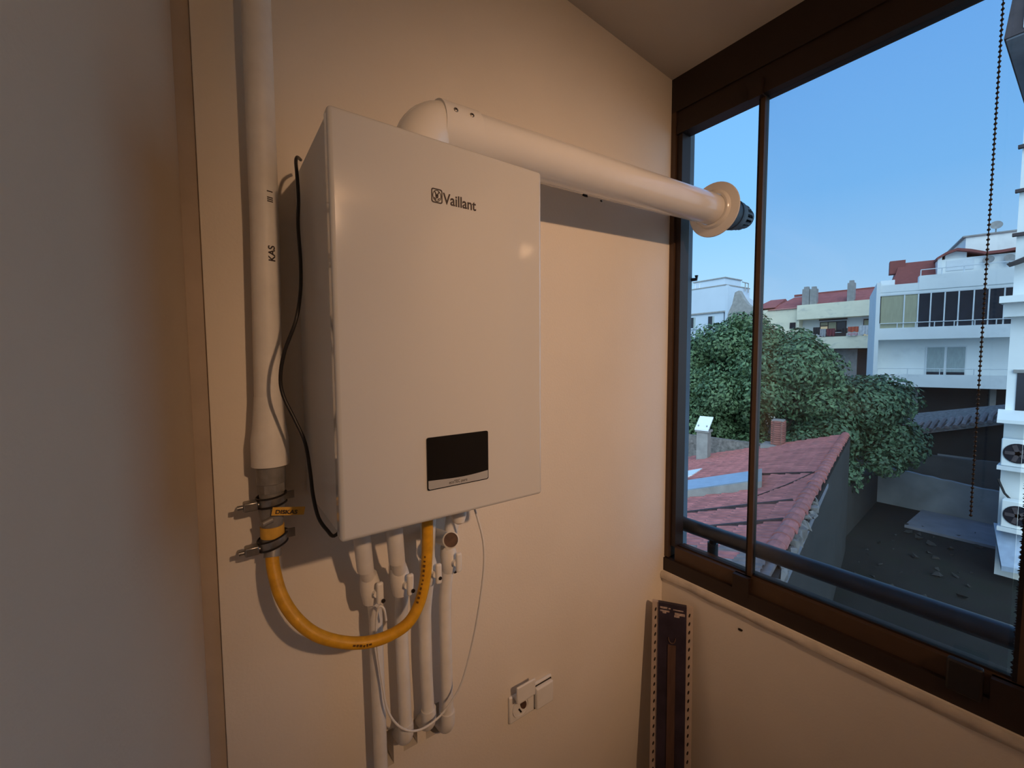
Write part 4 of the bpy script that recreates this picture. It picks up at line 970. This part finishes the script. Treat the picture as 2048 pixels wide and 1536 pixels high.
mb = MB(); mb.add([(19.2,-3,-1.75),(20,-3,-1.5),(20,.76,-1.5),(19.2,.70,-1.75),(19.2,-3,-1.65),(20,-3,-1.4),(20,.76,-1.4),(19.2,.70,-1.65)], [(0,3,2,1),(4,5,6,7),(0,1,5,4),(1,2,6,5),(2,3,7,6),(3,0,4,7)]); mb.build('ledge', WHITEF, WG)
def aircon(label, y1, zc):
    E_ = empty('air_conditioner', (19.6, y1-.45, zc-.35)); tag(E_, label, 'air conditioner')
    bbox('housing', (19.45, y1-.95, zc-.42), (19.82, y1, zc+.42), WHITEF, E_, .03, 2)
    g_ = MB().tube([(19.45, y1-.34, zc), (19.425, y1-.34, zc)], .30, 24).build('fan_grille', WINDARK, E_)
    for k2 in range(5):
        a_ = k2*2*PI/5; MB().box((-.012, 0, -.05), (.0, .26, .05), lambda x, y, z: (19.42+x, y1-.34+y*math.cos(a_)-z*math.sin(a_), zc+y*math.sin(a_)+z*math.cos(a_))).build('fan_blade', ROOFD, g_)
    box('bracket', (19.40, y1-.95, zc-.55), (20.0, y1+.06, zc-.43), FRAMEW, E_)
    return E_
aircon('upper air conditioner on the neighbouring wing', .60, -2.66)
aircon('lower air conditioner on the neighbouring wing', .52, -4.55)
mb = MB(); mb.add([(19.0,-2,-5.9),(20,-2,-5.2),(20,.70,-5.2),(19.0,.40,-6.2),(19.0,-2,-5.75),(20,-2,-5.05),(20,.70,-5.05),(19.0,.40,-6.05)], [(0,3,2,1),(4,5,6,7),(0,1,5,4),(1,2,6,5),(2,3,7,6),(3,0,4,7)]); mb.build('awning', ZINC, WG)
MB().tube([(19.9,.66,-3.6),(19.8,.5,-4.0),(19.85,.2,-4.4),(19.9,-.4,-4.7)], .03, 6).build('wall_cable', BLACK, WG)

# ------------------------------------------------------------------ trees
def tree(label, base, top, lobes, lm_, nleaf, lsz):
    T = empty('tree', base); tag(T, label, 'tree', 'trees beyond the low roof')
    bx, by, bz = base; c = Vector(top)
    MB().tube([base, (bx+.1, by, (bz+c.z)/2), (c.x, c.y, c.z-.5)], [.22, .16, .07], 8).build('trunk', TRUNK, T, True)
    mb = MB()
    for (lc, r) in lobes:
        L = Vector(lc); fk = Vector((bx+.1, by, (bz+c.z)/2 + random.uniform(-.6, .6)))
        MB().tube([fk, fk.lerp(L, .55) + Vector((0,0,.3)), L], [.07, .045, .015], 5).build('branch', TRUNK, T, True)
        k = int(nleaf * r*r)
        for _ in range(k):
            d = Vector((random.gauss(0,1), random.gauss(0,1), random.gauss(0,1))).normalized()
            p = L + Vector((d.x, d.y, d.z*.85)) * r * (1 - .55*random.random()**2.2) * (1 + .10*math.sin(d.x*7+d.z*5))
            nn = (d + Vector((random.uniform(-.7,.7), random.uniform(-.7,.7), random.uniform(-.1,.9)))).normalized()
            t = nn.cross(Vector((random.uniform(-1,1), random.uniform(-1,1), random.uniform(-1,1)))).normalized(); b2 = nn.cross(t)
            s_ = lsz*random.uniform(.6, 1.25)
            mb.add([p - t*s_, p + b2*s_*.55 - nn*s_*.12, p + t*s_, p - b2*s_*.55 - nn*s_*.12], [(0,1,2),(0,2,3)])
    me = bpy.data.meshes.new('foliage'); me.from_pydata([Vector(v)-Vector(base) for v in mb.v], [], mb.f); me.materials.append(lm_); me.update()
    o = bpy.data.objects.new('foliage', me); COL.objects.link(o); o.parent = T; o['kind'] = 'stuff'; WLOC[o] = Vector(base)
def lobes_around(c, rad, n, r0, r1, seed):
    R_ = random.Random(seed); L = [(tuple(c), rad[2]*.62)]
    for i in range(n):
        a_ = 2*PI*i/n*2.4 + R_.uniform(-.3,.3); e_ = R_.uniform(-.55, .95)
        L.append(((c[0]+rad[0]*math.cos(a_)*math.cos(e_)*.8, c[1]+rad[1]*math.sin(a_)*math.cos(e_)*.8, c[2]+rad[2]*math.sin(e_)*.8), R_.uniform(r0, r1)))
    return L
random.seed(21)
tree('bright green leafy tree rising highest left of the window mullion', (20.4, 9.2, ZG), (20.4, 9.2, 1.2), lobes_around((20.4, 9.2, -.9), (2.2, 2.3, 3.0), 24, .75, 1.15, 1) + [((20.6, 8.5, 1.75), .75), ((20.3, 9.5, 1.5), .75), ((20.2, 9.0, 2.0), .5), ((19.8,10.9,.2), .8), ((19.9,10.4,.9), .6)], LEAFA, 1150, .10)
tree('mid green tree with a loose branch spreading right of the mullion', (20.2, 7.0, ZG), (20.2, 7.0, .6), lobes_around((20.2, 7.0, -1.3), (1.9, 1.9, 2.4), 20, .7, 1.1, 2) + [((20.8, 6.7, 1.0), .65), ((21.0, 6.0, .35), .55), ((20.2, 7.6, 1.25), .6)], LEAFC, 1150, .10)
tree('dark bushy tree spreading before the white apartment house', (22.8, 5.7, ZG), (22.8, 5.7, -1.6), lobes_around((22.8, 5.3, -2.7), (2.2, 1.9, 2.2), 24, .8, 1.2, 3) + [((22.5, 3.8, -2.9), .8), ((22.6, 3.5, -3.5), .8), ((23.4, 6.6, -.6), .7)], LEAFB, 1150, .10)
tree('low dark shrub below the bushy tree by the ragged wall', (20.9, 5.9, ZG), (20.9, 5.9, -3.4), lobes_around((20.9, 5.6, -4.0), (1.9, .9, 1.5), 14, .6, .9, 4) + [((21.8, 3.9, -4.0), .7)], LEAFB, 1100, .10)
tree('green tree filling the gap behind the capped chimney', (19.6, 11.2, ZG), (19.6, 11.2, -1.4), lobes_around((19.6, 11.0, -2.6), (1.7, 1.9, 2.2), 16, .75, 1.05, 5), LEAFA, 1050, .10)
tree('low green bush between the two chimneys behind the red roof', (20.2, 8.3, ZG), (20.2, 8.3, -3.2), lobes_around((20.2, 8.3, -3.7), (1.3, 2.2, 1.5), 14, .6, .9, 6) + [((19.8, 10.2, -4.0), .8), ((20.4, 6.4, -3.6), .8)], LEAFC, 1100, .10)
